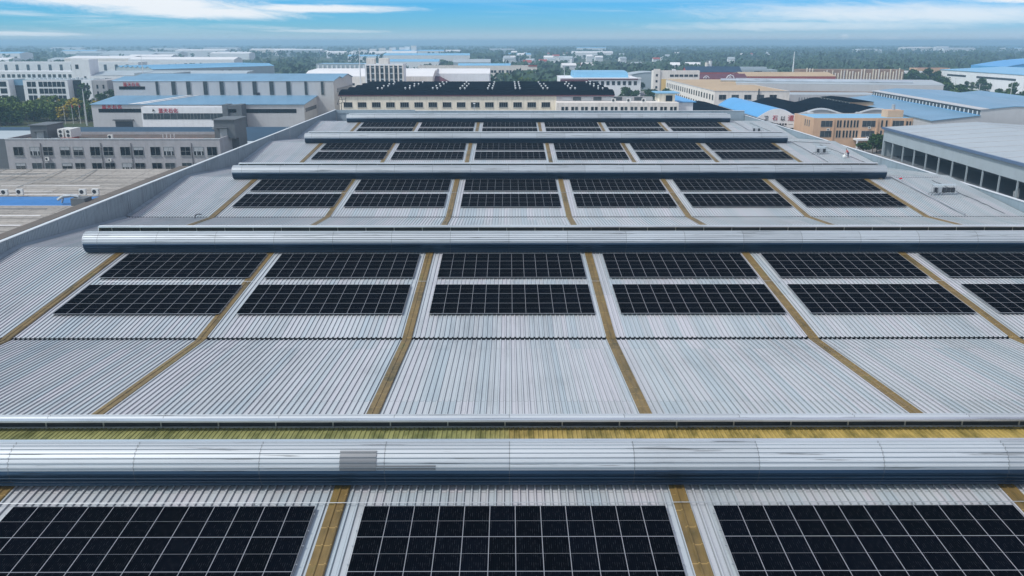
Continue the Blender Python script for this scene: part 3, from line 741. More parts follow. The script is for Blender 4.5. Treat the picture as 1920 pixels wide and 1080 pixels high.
m = MB(); m.tube((25.0, -4.15, 9.0), (25.0, -4.2, 9.0), .6, 3); m.build('sign_emblem', INK, B)
letters(B, '蓝天石化', 3.0, 16.6, 1.6, RED, 22.82, gap=1.1)
# white office with deep balconies in the garden
U_ = thing('white_office', 'white office with deep dark window bays behind the garden trees', 'building', (-308, 512, G))
def wbox(x0, x1, y0, y1, z1, mat, nm): m = MB(); m.box(x0, x1, y0, y1, 0, z1); return m.build(nm, mat, U_)
wbox(0, 15.5, 2, 20, 12, W_WHITE, 'wall'); wbox(15.5, 25, 8, 20, 12.0, GLASS_M, 'glazed_link'); wbox(25, 51, 0, 20, 12, W_WHITE, 'wall')
m = MB(); m.box(15.5, 25, 7.7, 8, 8.9, 12.2); m.build('blue_fascia', R_BLUE, U_)
wbox(51, 57.5, 6, 20, 11.5, GLASS_D, 'glazed_link'); wbox(57.5, 63.5, 3, 20, 12, W_WHITE, 'wall')
m = MB(); m.box(63.5, 72.5, 3.2, 40, 0, 11.9); m.build('side_wing', W_GREY, U_)
for fl in range(3):
    z = .6 + fl*3.9
    for x0, x1 in ((27.2, 32.3), (34, 49.2)):
        m = MB(); m.box(x0, x1, -.1, -.003, z, z+2.9); w_ = m.build('window', GLASS_D, U_)
        m = MB()
        for q in range(1, int((x1-x0)/2.6)+1):
            m.box(x0+q*2.6, x0+q*2.6+.22, -.2, -.1, z, z+2.9)
        m.build('mullion', W_WHITE, w_)
    for x0 in (1.0, 5.6, 10.2):
        m = MB(); m.box(x0, x0+3.8, 1.9, 1.997, z, z+2.9); m.build('window', GLASS_D, U_)
for x in (58.6, 60.6): 
    m = MB(); m.box(x, x+.8, 2.9, 2.997, 6.5, 10.5); m.build('window', GLASS_D, U_)
for fl in range(2):
    for k in range(2):
        m = MB(); m.box(66+k*3.6, 67+k*3.6, 3.1, 3.197, 3.4+fl*3.8, 5.6+fl*3.8); m.build('window', GLASS_D, U_)
m = MB(); m.box(25, 51, 0, 20, 12.01, 12.3); m.box(0, 15.5, 2, 20, 12.01, 12.3); m.box(51.2, 63.5, 6, 20, 12.01, 12.25)
for k in range(14): m.box(26+k*2.4, 27.2+k*2.4, 8, 9, 12.3, 12.9+rnd.random()*.5)
m.build('roof', R_PALE, U_)
# white row building with a tower behind it
t = bld('row_building', 'long white two-storey building with small windows behind the white office', 'building', -420, 640, 106, 18, 13.0, 0, W_WHITE, R_WHITE, .6)
for k in range(14):
    for q in (0, 3.4): win(t, 'F', 106, 18, 5+k*7.4+q, 9.8, 2.2, 2.2, 1, 1, 3, False)
m = MB(); m.box(70, 95, -3, -.003, 0, 5.5); m.build('blue_annex', R_SKY, t)
t = bld('corner_tower', 'tall white corner tower at the end of the long white building', 'tower', -313, 632, 13, 14, 21.5, 0, W_WHITE, R_WHITE, .8)
win(t, 'F', 13, 14, 4, 16.4, 2.2, 3, 1, 1, 0, False); win(t, 'F', 13, 14, 9, 8.5, 1.4, 2.5, 1, 2, 0, False)
# long factory next to it
t = bld('long_factory', 'long white factory with a row of square windows left of the tall mast', 'building', -299, 628, 110, 34, 10.2, 0, W_WHITE, R_PALE, .5)
for k in range(13): win(t, 'F', 110, 34, 5+k*8, 6.6, 4.2, 3.8, 3, 2, 0, False)
m = MB(); m.prism([(4, 10.3), (14, 12.6), (30, 13.0), (33, 10.3)], 'x', 1, 109); m.build('raised_roof', R_PALE, t)
t = bld('gallery_factory', 'far long factory with tall narrow windows at the left edge', 'building', -640, 930, 250, 24, 13, 0, W_WHITE, R_WHITE, .5)
for k in range(20): win(t, 'F', 250, 24, 18+k*11.6, 7.5, 3, 6, 1, 1, 3, False)
# large blue shed
t = shed('large_blue_shed', 'large hazy blue-grey shed with stepped blue barrel roofs behind the mast', -330, 742, 0, [(0, 12)] + [(2+6.5*k+q, 13.2+z) for k in range(7) for q, z in ((0, 0), (2.2, 1.1), (4.4, 0))] + [(50, 12)], -33, W_BLUEGREY, R_SKY, 'y', 128)
for k in range(8): win(t, 'R', 50, 128, 14+k*9, 8.5, 3.6, 2.6, 2, 1, 3, False)
t = bld('grey_gable_hall', 'plain grey hall with small windows in front of the large blue shed', 'building', -238, 560, 25, 30, 14.5, 0, W_BLUEGREY, R_PALE, .4)
for k in range(4): win(t, 'F', 25, 30, 3.5+k*6, 9.0, 1.4, 1.8, 1, 1, 0, False)
t = bld('pier_hall', 'greenish grey hall with closely set piers behind the white warehouse', 'building', -166, 760, 72, 30, 15.5, 0, W_BLUEGREY, R_SKY, .4)
for k in range(18):
    m = MB(); m.box(1.5+k*3.9, 2.9+k*3.9, -.5, -.003, 0, 14); m.build('pier', W_WHITE, t)
# white warehouse behind the tower
t = shed('white_warehouse', 'long pale warehouse with low roof left of the striped office tower', -121, 520, 0, [(0, 13.8), (14, 16.6), (40, 17.2), (55, 14)], 0, W_PALE, R_WHITE, 'x', 76)
for k in range(9): win(t, 'F', 76, 20, 4+k*8, 9.4, 3.4, 1.2, 2, 1, 0, False)
t = bld('roof_cabin', 'small pale cabin with one dark opening left of the white warehouse', 'building', -134, 505, 9, 8, 12.5, 0, W_PALE, R_WHITE, .3)
win(t, 'F', 9, 8, 3.2, 10.6, 2, 1.8, 1, 1, 0, False)
t = shed('grey_end_hall', 'pale hall with grey end wall right of the striped office tower', -58, 545, 0, [(0, 14.5), (20, 17.0), (40, 14.5)], 0, W_WHITE, R_WHITE, 'x', 46)
m = MB(); m.box(4, 14, -.3, -.003, 3, 13.5); m.build('grey_panel', W_BLUEGREY, t)
# striped office tower
T = bld('office_tower', 'six-storey office tower with white piers between dark glass strips', 'tower', -81.5, 500, 21.5, 15, 21.6, 0, W_WHITE, R_PALE, .9)
for k in range(8):
    x0 = .9 + k*2.63
    m = MB(); m.box(x0, x0+1.75, -.06, -.005, 1.5, 20.6); g_ = m.build('glass_strip', GLASS_M if k % 3 else GLASS_D, T)
    m = MB()
    for q in range(6): m.box(x0, x0+1.75, -.11, -.06, 3.2+q*3.2, 3.9+q*3.2)
    m.build('spandrel', W_BLUEGREY if k % 2 else W_DARK, g_)
    m = MB(); m.box(x0+1.8, x0+2.55, -.5, -.005, 0, 20.9); m.build('pier', W_PALE, T)
m = MB(); m.box(.6, 5.2, 2, 8, 20.8, 24.6); m.box(15*.5, 13, 3, 10, 20.8, 24.6); m.build('roof_cabin', W_PALE, T)
m = MB(); m.box(5.4, 14.2, -.7, -.51, 1.2, 2.6); m.build('red_sign_band', R_RED, T)
def mast(x, y, h, r, label, mat=WHITE):
    t = thing('mast', label, 'mast', (x, y, G), 0, 'tall masts and chimneys')
    m = MB(); m.tube((0,0,0), (0,0,h*.55), r, 8, 0, r*.8); m.tube((0,0,h*.55), (0,0,h), r*.75, 8, 0, r*.3); m.build('pole', mat, t)
    m = MB(); m.box(-r*2, r*2, -r*2, r*2, 0, .8); m.build('footing', YARD, t)
mast(-80.6, 478, 30.5, .42, 'tall white mast rising beside the striped office tower')
mast(-176, 424, 27.8, .34, 'tall thin white mast behind the blue-roofed factory')
mast(240, 742, 25.5, .75, 'pale chimney behind the grey office block on the right')
mast(199, 520, 18, .28, 'slim grey lattice pole before the long grey warehouse', STEEL)
# white roofed building + maroon pavilion
t = shed('white_roof_hall', 'small white-roofed hall with rows of dark square openings behind the black roof', -53, 560, 0, [(0, 11.6), (2, 12.2), (50, 15.0)], 0, W_WHITE, R_WHITE, 'x', 33)
for k in range(7):
    win(t, 'F', 33, 50, 3+k*4.4, 9.6, 1.6, 1.6, 1, 1, 0, False)
m = MB(); m.box(-.3, 33.3, -.5, -.003, 11.0, 11.6); m.build('maroon_fascia', R_MAROON, t)
m = MB(); m.path([(20, 22, 14.6), (24, 26, 14.9), (23, 30, 15.0)], .25); m.build('roof_duct', STEEL, t)
t = thing('maroon_pavilion', 'pavilion with hipped maroon roof and little pale gable behind the black roof', 'building', (-63, 528, G))
m = MB(); m.box(1, 26, 1, 17, 0, 9.6); m.build('wall', W_PALE, t)
m = MB(); m.add([(0,0,9.6),(27,0,9.6),(27,18,9.6),(0,18,9.6),(6,9,13.4),(21,9,13.4)], [(0,1,5,4),(1,2,5),(2,3,4,5),(3,0,4),(3,2,1,0)]); m.build('roof', R_MAROON, t)
m = MB(); m.prism([(9, 9.7), (13, 12), (17, 9.7)], 'y', -1.2, 4); m.build('gable', W_WHITE, t)
# long grey building behind the trees
t = bld('long_grey_building', 'long grey building with paired dark windows behind the centre trees', 'building', -82, 800, 108, 22, 12.6, 0, W_PALE, R_DARKFELT, .6)
for k in range(15):
    for q in (0, 2.7): win(t, 'F', 108, 22, 4+k*7+q, 7.6, 2, 2.2, 1, 1, 0, False)
m = MB(); m.prism([(2, 12.8), (8, 14.6), (14, 12.8)], 'x', 36, 84); m.build('raised_roof', R_SKY, t)
m = MB(); m.box(100, 108, -.3, -.003, 12, 13.2); m.build('red_band', R_RED, t)
t = shed('far_pale_shed', 'pale low shed in the haze behind the long grey building', -60, 960, 0, [(0, 12), (10, 15.2), (40, 12)], 0, W_BLUEGREY, R_PALE, 'x', 40)

# ------------------------------------------------------------------ cream building with black barrel roofs
C = thing('cream_building', 'long cream building with black barrel roofs right behind the factory', 'building', (-59.5, 307, G))
CW = 96.5
m = MB(); m.box(0, CW, 0, 80, 0, 15.6); m.build('wall', W_CREAM, C)
prof = []
for b in range(5):
    for k in range(11):
        q = k/10; prof.append((b*16 + q*16, 15.62 + 1.6*(1-(2*q-1)**2)**.8))
prof = [(-.35, 15.55)] + prof + [(80.3, 15.55)]
m = MB(); m.prism(prof, 'x', -.4, CW+.4); m.build('roof', R_BLACK, C, smooth=40)
m = MB(); m.box(-.2, CW+.2, -.5, -.36, 15.3, 15.65); m.build('maroon_gutter', R_MAROON, C)
for k in range(15):
    x = 2.9 + k*4.98
    if x < 74: 
        win(C, 'F', CW, 64, x, 12.35, 2.9, 1.6, 4, 1, 0)
m = MB(); m.tube((0,0,0), (0,0,.3), .16, 8); m.ball((0,0,.5), .34, 0, 1, 1, .9, 8, 6); rv = m.mesh('roof_ventilator', WHITE)
for k in range(10):
    for b in range(4):
        for q in (0, 1.6):
            if b == 3 and (k+int(q)) % 3 == 1: continue
            x = 12.4 + 9.92*k + q - .0 + (b-1)*.0
            if x < CW-1: place('roof_ventilator', rv, C, (x, b*16+8+rnd.uniform(-.5,.5), 17.15))
m = MB(); m.box(76, 118, -8, -.003, 0, 13.6); an = m.build('annex', W_PALE, C)
m = MB(); m.box(76.4, 110, .0-.2, -.01, 13.62, 15.2); m.build('terrace_wall', W_GREY, C)
for k in range(9):
    m = MB(); m.box(78.5+k*3.6, 81.4+k*3.6, -.28, -.205, 13.8, 15.0); m.build('terrace_window', GLASS_M if k % 2 else BLIND, C)
for k in range(12):
    for q in (0, 1.35):
        w_ = place('window', win_mesh(.85, 1.7, 1, 1, rnd.choice((0, 0, 3)), False), an, (78.1+k*3.4+q, -8.002, 11.3))
m = MB(); m.box(112, 117.5, -3, 6, 13.62, 16.4); m.build('stair_cabin', W_CREAM, C)
m = MB(); m.box(114.3, 116.6, -3.1, -3.003, 13.7, 15.7); m.build('cabin_window', GLASS_D, C)
m = MB(); m.box(110.8, 119, -4, 7, 16.41, 16.7); m.build('cabin_roof', R_SKY, C)
m = MB(); m.box(118, 125, 2, 40, 0, 13.0); m.build('side_annex', W_WHITE, C)
m = MB(); m.box(117.6, 126, 1.5, 40.5, 13.01, 13.3); m.build('side_roof', R_BRIGHT, C)
for k in range(3):
    ac(36.2+k*5.2, 300.6, G+13.7, 'white %s on the terrace in front of the black roof' % ['air conditioner at the left', 'air conditioner in the middle', 'air conditioner at the right'][k], 0, 1.6)
m = MB()
for a, b in (((0,0,0),(1.2,0,2.6)), ((0,0,0),(2.4,0,.6)), ((.6,0,1.3),(2.6,0,1.5)), ((1.2,0,2.6),(1.7,0,.4)), ((2.4,0,.6),(2.6,0,2.0))): m.tube(a, b, .07)
m.tube((1.2,0,-1.8),(1.2,0,.6), .1)
tag(m.build('metal_bracket', DARKSTEEL, None, (-49.6, 252.1, 1.0+1.8)), 'dark angled metal bracket at the far left corner of the factory roof', 'bracket')
t = thing('roof_lamp', 'white lamp on a short pole behind the farthest ventilator', 'lamp', (-9.9, 251.2, .9)); m = MB(); m.tube((0,0,0), (0,0,2.1), .07); m.build('pole', STEEL, t); m = MB(); m.box(-.3, .3, -.3, .2, 2.1, 2.3); m.build('lamp_head', WHITE, t)

# ------------------------------------------------------------------ right side
# barrel-roofed halls
def barrel(w, h0, h1, n=12, skew=0): return [(w*k/n, h0 + (h1-h0)*math.sin(math.pi*k/n)) for k in range(n+1)]
t = shed('black_barrel_hall', 'low hall with black arched roof right of the cream building', 71.5, 268, 0, barrel(16.5, 7.4, 9.5), 0, W_GREY, R_BLACK, 'y', 100)
t = shed('blue_barrel_hall', 'hall with bright blue arched roof and white sign gable', 88.2, 304, 0, barrel(13, 7.9, 11.0), 0, W_WHITE, R_BRIGHT, 'y', 62)
m = MB(); m.prism([(-1.2, 4.6)] + [(u*1.09-1.2, z*1.0) for u, z in barrel(13, 8.1, 11.25)] + [(13, 4.6)], 'y', -.6, -.37); m.build('sign_board', W_WHITE, t)
m = MB(); m.box(0, 12.5, -.3, -.003, 0, 4.5); m.build('entrance', DARKSTEEL, t)
letters(t, '石', 4.2, 7.35, 1.9, RED, -.66); letters(t, '以', 7.0, 7.2, 1.8, INK, -.66); letters(t, '道', 9.6, 7.2, 2.2, RED, -.66)
letters(t, '卫', 1.2, 7.4, 1.7, INK, -.66)
m = MB()
for k in range(4): m.box(5.9+k*.95, 6.5+k*.95, -.68, -.6, 5.55, 6.15)
m.box(10.0, 11.6, -.68, -.6, 5.8, 5.88); m.build('sign_lettering', INK, t)
# wavy black roofed hall
def wave(w, n, z0, amp, lam, ph): return [(w*k/n, z0 + amp*math.cos(2*math.pi*(w*k/n-ph)/lam)) for k in range(n+1)]
t = shed('wavy_roof_hall', 'grey hall with black wavy roof and white trim behind the orange office', 101.6, 307.5, 0, wave(41, 52, 9.9, 1.0, 19.6, 9.1), 0, W_STEEL, R_BLACK, 'y', 62, over=.1)
m = MB(); pr = wave(41, 52, 9.9, 1.0, 19.6, 9.1); m.prism([(u, z+.28) for u, z in pr] + [(u, z-.3) for u, z in pr][::-1], 'y', -.35, -.11); m.build('white_trim', WHITE, t)
m = MB(); m.box(28.5, 37.5, 24, 56, 8, 11.6); mo = m.build('roof_monitor', W_ORANGE, t)
m = MB(); m.prism([(28.1, 11.61), (33, 12.0), (37.9, 11.61)], 'y', 23.6, 56.4); m.build('monitor_roof', R_BLACK, mo)
m = MB(); m.box(28.4, 28.495, 24.2, 55.8, 9.3, 11.5); m.build('monitor_window', W_STEEL, mo)
for q in range(9):
    wm_ = MB(); wm_.box(28.3, 28.395, 25+q*3.3, 27.4+q*3.3, 10.5, 11.4); wm_.build('monitor_pane', GLASS_M, mo)
for x in (4.2, 21.3): 
    m = MB(); m.box(x, x+2.0, -.9, -.36, 9.3, 9.8); m.build('vent_hood', WHITE, t)
# orange office
FW, FD, FH = 34.5, 20, 9.6
F = bld('orange_office', 'orange rendered three-storey office with tall slit windows and blue roof', 'building', 100.2, 284, FW, FD, FH, 0, W_ORANGE, R_SKY, .25)
for fl, z in ((1, 4.75), (2, 8.05)):
    z -= .3
    for x in (4.6, 27.6): win(F, 'F', FW, FD, x if x < 10 else x, z, 4.2, 1.9, 3, 1, 3, False)
    win(F, 'F', FW, FD, 18.2, z, 4.2, 1.9, 3, 1, 3, False)
    for x in (8.0, 8.9, 10.2, 11.3, 12.4, 13.5, 14.5): 
        place('window', win_mesh(.5, 2.2, 1, 1, 0, False), F, (x, -.002, z))
    for x in (22.5, 24): win(F, 'F', FW, FD, x, z, .5, 2.2, 1, 1, 0, False)
    for x in (30.8, 31.8, 32.8): win(F, 'F', FW, FD, x, z, .5, 1.6, 1, 1, 0, False)
for y_ in (4, 6, 8): win(F, 'L', FW, FD, y_, 7.6, .55, 2.0, 1, 1, 0, False)
for x in (6.5, 20.9, 25.6, 30): 
    m = MB(); m.box(x-.25, x+.25, -.35, -.003, 0, FH-.3); m.build('pier', W_ORANGE, F)
m = MB(); m.box(13.5, 20.5, -3.5, -.003, 2.6, 3.1); m.box(13.5, 13.9, -3.5, -3.1, 0, 2.6); m.box(20.1, 20.5, -3.5, -3.1, 0, 2.6); m.build('porch', W_WHITE, F)
m = MB(); m.box(25.8, 31, 4, 9, 9.3, 11.8); m.build('stair_cabin', W_ORANGE, F)
m = MB(); m.tube((28.3, 6, 11.8), (28.3, 6, 13.6), .55, 10); m.build('water_tank', STEEL, F)
ac(105.1, 283.9, G+5.6, 'white air conditioner on the orange office wall')
for x, z in ((118.6, 6.4), (118.4, 3.1), (125.6, 6.4), (125.4, 3.1)): ac(x, 283.9, G+z-.2, 'white air conditioner hung under the wide windows of the orange office, %s' % {(118.6,6.4):'upper left', (118.4,3.1):'lower left', (125.6,6.4):'upper right', (125.4,3.1):'lower right'}[(x,z)], 0, .9)
# red gabled hut right of it
t = shed('red_roof_hut', 'small dark hut with red gabled roof between orange office and grey warehouse', 137.5, 284, 0, [(0, 7.6), (6.5, 9.9), (17, 7.4)], 0, W_STEEL, R_RED, 'y', 14)
# near-right grey warehouse with open colonnade
t = thing('open_warehouse', 'pale grey-roofed warehouse with dark open colonnade at the right edge', 'building', (114.5, 263, G), R(-2.9))
LJ = 215
JP = [(0, 8.5), (27, 10.2), (54, 8.5)]
m = MB(); m.box(.0, .35, -LJ, 0, 4.7, 8.45); m.box(0, 54, -.35, 0, 0, 8.4); m.box(53.6, 54, -LJ, -.4, 0, 8.4); m.build('wall', W_BLUEGREY, t)
m = MB(); m.prism([(u, z+.02) for u, z in JP] + [(u, z+.22) for u, z in JP][::-1], 'y', -LJ, .3); m.build('roof', R_PALE, t)
for k in range(24):
    m = MB(); yy = -.4-k*8.9
    pr = [(u, z+.23) for u, z in JP] + [(u, z+.3) for u, z in JP][::-1]
    m.prism(pr, 'y', yy-.22, yy); m.build('roof_seam', W_STEEL, t)
m = MB(); m.box(-.6, -.05, -LJ, .5, 8.1, 8.75); m.build('blue_gutter', M('gutter_blue_sheet', (.10,.16,.27), .12, .3, .5, .1), t)
m = MB(); m.box(0, .6, -.9, 0, 0, 4.7)
m.build('corner_pier', W_BLUEGREY, t)
cm = MB(); cm.box(-.05, .3, -.12, .12, 0, 4.7); cme = cm.mesh('column', W_BLUEGREY)
for k in range(1, 27): place('column', cme, t, (.05, -k*7.9, 0))
m = MB(); m.box(.7, 14, -LJ, -1, 0, .12); m.build('hall_floor', W_DARK, t)
m = MB(); m.box(14, 14.3, -LJ, -1, 0, 8); m.build('inner_wall', W_DARK, t)
for k in range(60, 120):
    m = MB(); yy = -k*1.25 - .6; hh = rnd.uniform(1.2, 2.6)
    if rnd.random() < .72: m.box(1.6, 2.0, yy, yy+.45, 0.6, .6+hh); m.build('stored_panel', BLIND if rnd.random() < .6 else W_CREAM, t)
m = MB(); m.box(-1.2, 0, -LJ, 0, 0, .25); m.build('plinth', YARD, t)
# blue-roofed warehouse with clerestory
t = thing('clerestory_warehouse', 'grey warehouse with blue roofs and a white-posted clerestory strip', 'building', (131.5, 268.5, G), R(-5))
L_ = 104
pf = [(0, 10.0), (14.2, 11.7), (14.2, 13.5), (16.5, 13.7), (24, 14.5), (42, 13.9)]
m = MB(); m.prism([(0, 0)] + pf + [(42, 0)], 'y', 0, L_); m.build('wall', W_STEEL, t)
m = MB(); m.prism([(-.4, 9.98), (14.15, 11.73), (14.15, 11.9), (-.4, 10.16)], 'y', -.25, L_+.3); m.build('lower_roof', R_BLUE, t)
m = MB(); m.prism([(16.5, 13.73), (24, 14.53), (42.3, 13.92), (42.3, 14.1), (24, 14.72), (16.5, 13.93)], 'y', -.25, L_+.3); m.build('upper_roof', R_BLUE, t)
m = MB(); m.prism([(13.7, 13.52), (16.45, 13.74), (16.45, 13.9), (13.7, 13.7)], 'y', -.3, L_+.35); m.build('roof_ledge', W_STEEL, t)
m = MB(); m.box(14.05, 14.19, .5, L_-.5, 11.9, 13.45); cg = m.build('clerestory_glass', GLASS_M, t)
pm = MB(); pm.box(-.12, 0, -.28, .28, 0, 1.05); pmm = pm.mesh('white_post', WHITE)
for k in range(32): place('white_post', pmm, cg, (14.04, 2+k*3.2, 11.95))
m = MB(); m.box(13.75, 14.0, .2, L_-.2, 11.83, 11.95); m.build('blue_sill', R_BRIGHT, t)
for k in range(6):
    m = MB(); m.box(4+k*6, 4.7+k*6, -.25, -.003, 5.8, 8.4); m.build('vent_hood', W_GREY, t)
m = MB(); m.prism([(44, 0), (44, 12.6), (56, 14.0), (68, 12.4), (68, 0)], 'y', 4, 100); m.build('side_bay', W_STEEL, t)
m = MB(); m.prism([(43.7, 12.63), (56, 14.03), (68, 12.43), (68, 12.6), (56, 14.22), (43.7, 12.8)], 'y', 3.7, 100); m.build('side_bay_roof', R_BLUE, t)
# tan flat-roofed block
GW, GD, GH = 33.5, 122, 12.6
t = bld('tan_roof_block', 'long pale two-storey block with flat tan roof and many small windows', 'building', 91.8, 389, GW, GD, GH, 0, W_PALE, R_TAN, .18)
for k in range(5): win(t, 'F', GW, GD, 3.6+k*5.65, 9.9, 3.1, 2.0, 2, 1, 3 if k % 2 else 0)
for k in range(21):
    for z in (9.6, 5.2): win(t, 'L', GW, GD, 3.2+k*5.7, z, 2.4, 2.3, 2, 1, 0, False)
m = MB(); m.box(-.12, GW+.12, -.12, -.004, GH-.25, GH+.06); m.box(-.12, -.004, 0, GD, GH-.25, GH+.06); m.build('eaves_trim', W_STEEL, t)
m = MB(); m.tube((19.6, -.4, 5), (19.6, -.4, 13.6), .28, 8); m.build('flue', DARKSTEEL, t)
t = bld('grey_link_block', 'plain grey wall block between tan-roofed block and wavy black roof', 'building', 126, 396, 44, 20, 10.6, 0, W_STEEL, R_PALE, .3)
for k in range(5):
    m = MB(); m.tube((6+k*1.4, -.2, 6), (6+k*1.2, -.2, 9.4), .12); m.build('pipe', DARKSTEEL, t)
# long grey warehouse
t = shed('long_grey_warehouse', 'very long grey warehouse with white ridge roll right of the tan roof', 116, 446, 0, [(0, 13.3), (6, 13.9), (30, 14.6), (45, 13.3)], -14.5, W_STEEL, R_PALE, 'x', 97)
m = MB(); m.prism([(5.8 + .9*math.cos(R(a)), 14.6 + .9*math.sin(R(a))) for a in range(-60, 241, 30)], 'x', -8, 84); m.build('ridge_roll', RIM, t)
m = MB(); m.box(.5, 92, -.1, -.003, 8.2, 10.0); m.build('stained_band', W_BROWN, t)
# yellow building
KW, KD = 28.5, 7
t = bld('yellow_building', 'pale and yellow four-storey building with two rows of dark windows', 'building', 89, 540, KW, KD, 16.6, 0, W_PALE, R_MAROON, .6)
m = MB(); m.box(4.9, 17, -.2, -.003, 0, 11.6); m.build('yellow_panel', W_YELLOW, t)
m = MB(); m.box(0, 4.0, -.8, -.003, 0, 17.6); st = m.build('stair_bay', W_PALE, t)
for k in range(4): 
    m = MB(); m.box(1.4, 2.6, -.9, -.803, 2.4+k*3.6, 3.8+k*3.6); m.build('window', GLASS_D, t)
for z in (10.2, 13.6):
    for k in range(6): win(t, 'F', KW, KD, 11.4+k*2.95, z, 2.3, 1.3, 2, 1, 0, False)
m = MB(); m.box(12, 14, 2, 4, 16, 17.4); m.build('roof_cabin', W_WHITE, t)
# red roofed pavilions
for x, y, w, d, h, h2, rm, lab in ((118, 566, 36, 16, 10.6, 13.4, R_MAROON, 'dark maroon gabled hall with white scroll ornament behind the tan roof'),
                                 (130, 640, 40, 20, 12.2, 16.0, R_NAVY, 'hall with blue-black ridge behind the maroon gabled hall'),
                                 (140, 530, 20, 10, 9.6, 11.6, R_RED, 'small red-fronted hall with white eaves beside the tan roof'),
                                 (158, 590, 62, 34, 11.2, 13.4, R_TAN, 'broad hall with orange-tan roof over a red wall')):
    t = shed('red_hall', lab, x, y, 0, [(0, h), (d/2, h2), (d, h)], 0, R_RED, rm, 'x', w, group='red halls behind the tan roof')
    if 'scroll' in lab:
        m = MB()
        for s_, cx in ((.6, 9.5), (.8, 25)):
            m.path([(cx-3*s_, -.4, h+.4), (cx-2.2*s_, -.4, h+2.2*s_), (cx, -.4, h+3.1*s_), (cx+2.2*s_, -.4, h+2.2*s_), (cx+3*s_, -.4, h+.4)], .42*s_, 6)
            m.path([(cx-1.2*s_, -.4, h+.3), (cx-.9*s_, -.4, h+1.5*s_), (cx+.3*s_, -.4, h+1.6*s_), (cx+.5*s_, -.4, h+.3)], .3*s_, 6)
        m.build('white_ornament', WHITE, t)
    if 'eaves' in lab:
        m = MB(); m.box(-.5, w+.5, -.8, -.4, h-.9, h-.1); m.box(1, w-1, -.15, -.003, 5.8, 7.4); m.build('white_eaves', WHITE, t)
    for k in range(int(w/6)):
        m = MB(); m.box(2+k*6, 4.2+k*6, -.1, -.003, h-3.2, h-1.6); m.build('window', GLASS_D if k % 2 else W_PALE, t)
# grey-white office block with chimney
t = bld('grey_office_block', 'pale grey office block with dark glazed entrance below the pale chimney', 'building', 166, 690, 45, 20, 12.6, 0, W_BLUEGREY, R_PALE, .5)
for z in (6.4, 10.2):
    for k in range(12):
        if k in (7, 8): continue
        win(t, 'F', 45, 20, 3+k*3.6, z, 2.3, 1.5, 1, 1, 0 if k > 3 else 3, False)
m = MB(); m.box(26.5, 33, -.15, -.003, 4, 11.5); m.build('glazed_entrance', GLASS_M, t)
m = MB(); m.box(16, 38, 5, 14, 12.1, 14.4); m.build('roof_cabin', W_BLUEGREY, t)
t = thing('silo_pair', 'two short pale silo towers standing before the far trees', 'silo', (180, 800, G))
for k in range(2):
    m = MB(); m.tube((k*3.6, k*2, 0), (k*3.6, k*2, 15.6+k*1.4), 1.6, 12); m.build('silo', W_WHITE if k else W_PALE, t)
    m = MB(); m.tube((k*3.6, k*2, 15.6+k*1.4), (k*3.6, k*2, 17+k*1.4), 1.7, 12, 0, .4); m.build('cap', W_DARK, t)
# brown terrace with many pale piers
t = bld('brown_terrace', 'long brown brick terrace with close rows of pale piers', 'building', 212, 640, 74, 16, 14.2, -4, W_BROWN, W_BROWN, .3)
for k in range(36):
    hh = rnd.uniform(11.5, 15.4); x = .6+k*2.05
    m = MB(); m.box(x, x+.7, -.5, -.003, 0, hh); m.build('pier', W_CREAM if k % 3 else W_PALE, t)
# blue and white hall in the centre
P = thing('blue_barrel_factory', 'white factory with light blue barrel roof and maroon front block', 'building', (33.5, 560, G))
m = MB(); m.box(0, 51, 0, 46, 0, 11.0); m.build('wall', W_WHITE, P)
m = MB(); m.prism([(8, 11.0), (9.5, 13.2), (14, 14.6), (24, 15.2), (36, 15.2), (42, 13.4), (43, 11)], 'x', 9, 44); m.build('barrel_roof', R_SKY, P)
m = MB(); m.box(-.3, 51.3, -.5, 8, 11.01, 11.35); m.box(-.3, 51.3, 43, 46.3, 11.01, 11.35); m.build('roof_edge', R_WHITE, P)
m = MB(); m.box(-.5, 17, -3, -.503, 0, 10.6); m.build('maroon_block', W_MAROON, P)
m = MB(); m.box(17.2, 49, -.75, -.51, 10.2, 10.95); m.build('dark_fascia', R_MAROON, P)
for k in range(9): win(P, 'F', 51, 46, 19.5+k*3.5, 8.2, 1.9, 2.4, 1, 1, 0, False)
mast(36.5, 575, 19.5, .2, 'thin flagpole-like mast beside the light blue barrel roof')
t = shed('pale_curved_hall', 'pale bluish hall with tan roof edge left of the yellow building', 80, 640, 0, barrel(46, 8.0, 12.2), 0, W_BLUEGREY, R_PALE, 'y', 30)
# big white hall far right
t = thing('white_hall', 'big white hall with slit windows and blue roof beyond the right trees', 'building', (339, 500, G))
m = MB(); m.prism([(0, 0), (0, 12.5), (50, 14.6), (100, 12.5), (100, 0)], 'y', 0, 190); m.build('wall', W_WHITE, t)
m = MB(); m.prism([(-.4, 12.52), (50, 14.63), (100.4, 12.5), (100.4, 12.75), (50, 14.9), (-.4, 12.77)], 'y', -.4, 190.4); m.build('roof', R_SKY, t)
for y0, y1 in ((150, 178), (85, 135), (30, 70)):
    m = MB(); m.box(-.12, -.003, y0, y1, 8.4, 9.8); m.build('slit_window', GLASS_M, t)
t = shed('blue_barrel_shed', 'far bright blue barrel-roofed shed at the right edge', 452, 800, 0, barrel(120, 11.5, 18), 0, R_BRIGHT, R_BRIGHT, 'y', 60)
t = bld('white_strip_building', 'small white building with one long window strip left of the big white hall', 'building', 318, 745, 34, 14, 9.5, 0, W_WHITE, R_WHITE, .3)
band(t, 'strip_window', 2, 30, 5.6, 7.2, GLASS_M)
t = bld('orange_shed', 'small orange-brown shed beside the big white hall', 'building', 372, 800, 30, 16, 10.5, 0, W_ORANGE, R_RED, .3)
band(t, 'roller_door', 3, 9, 0, 5, W_PALE)
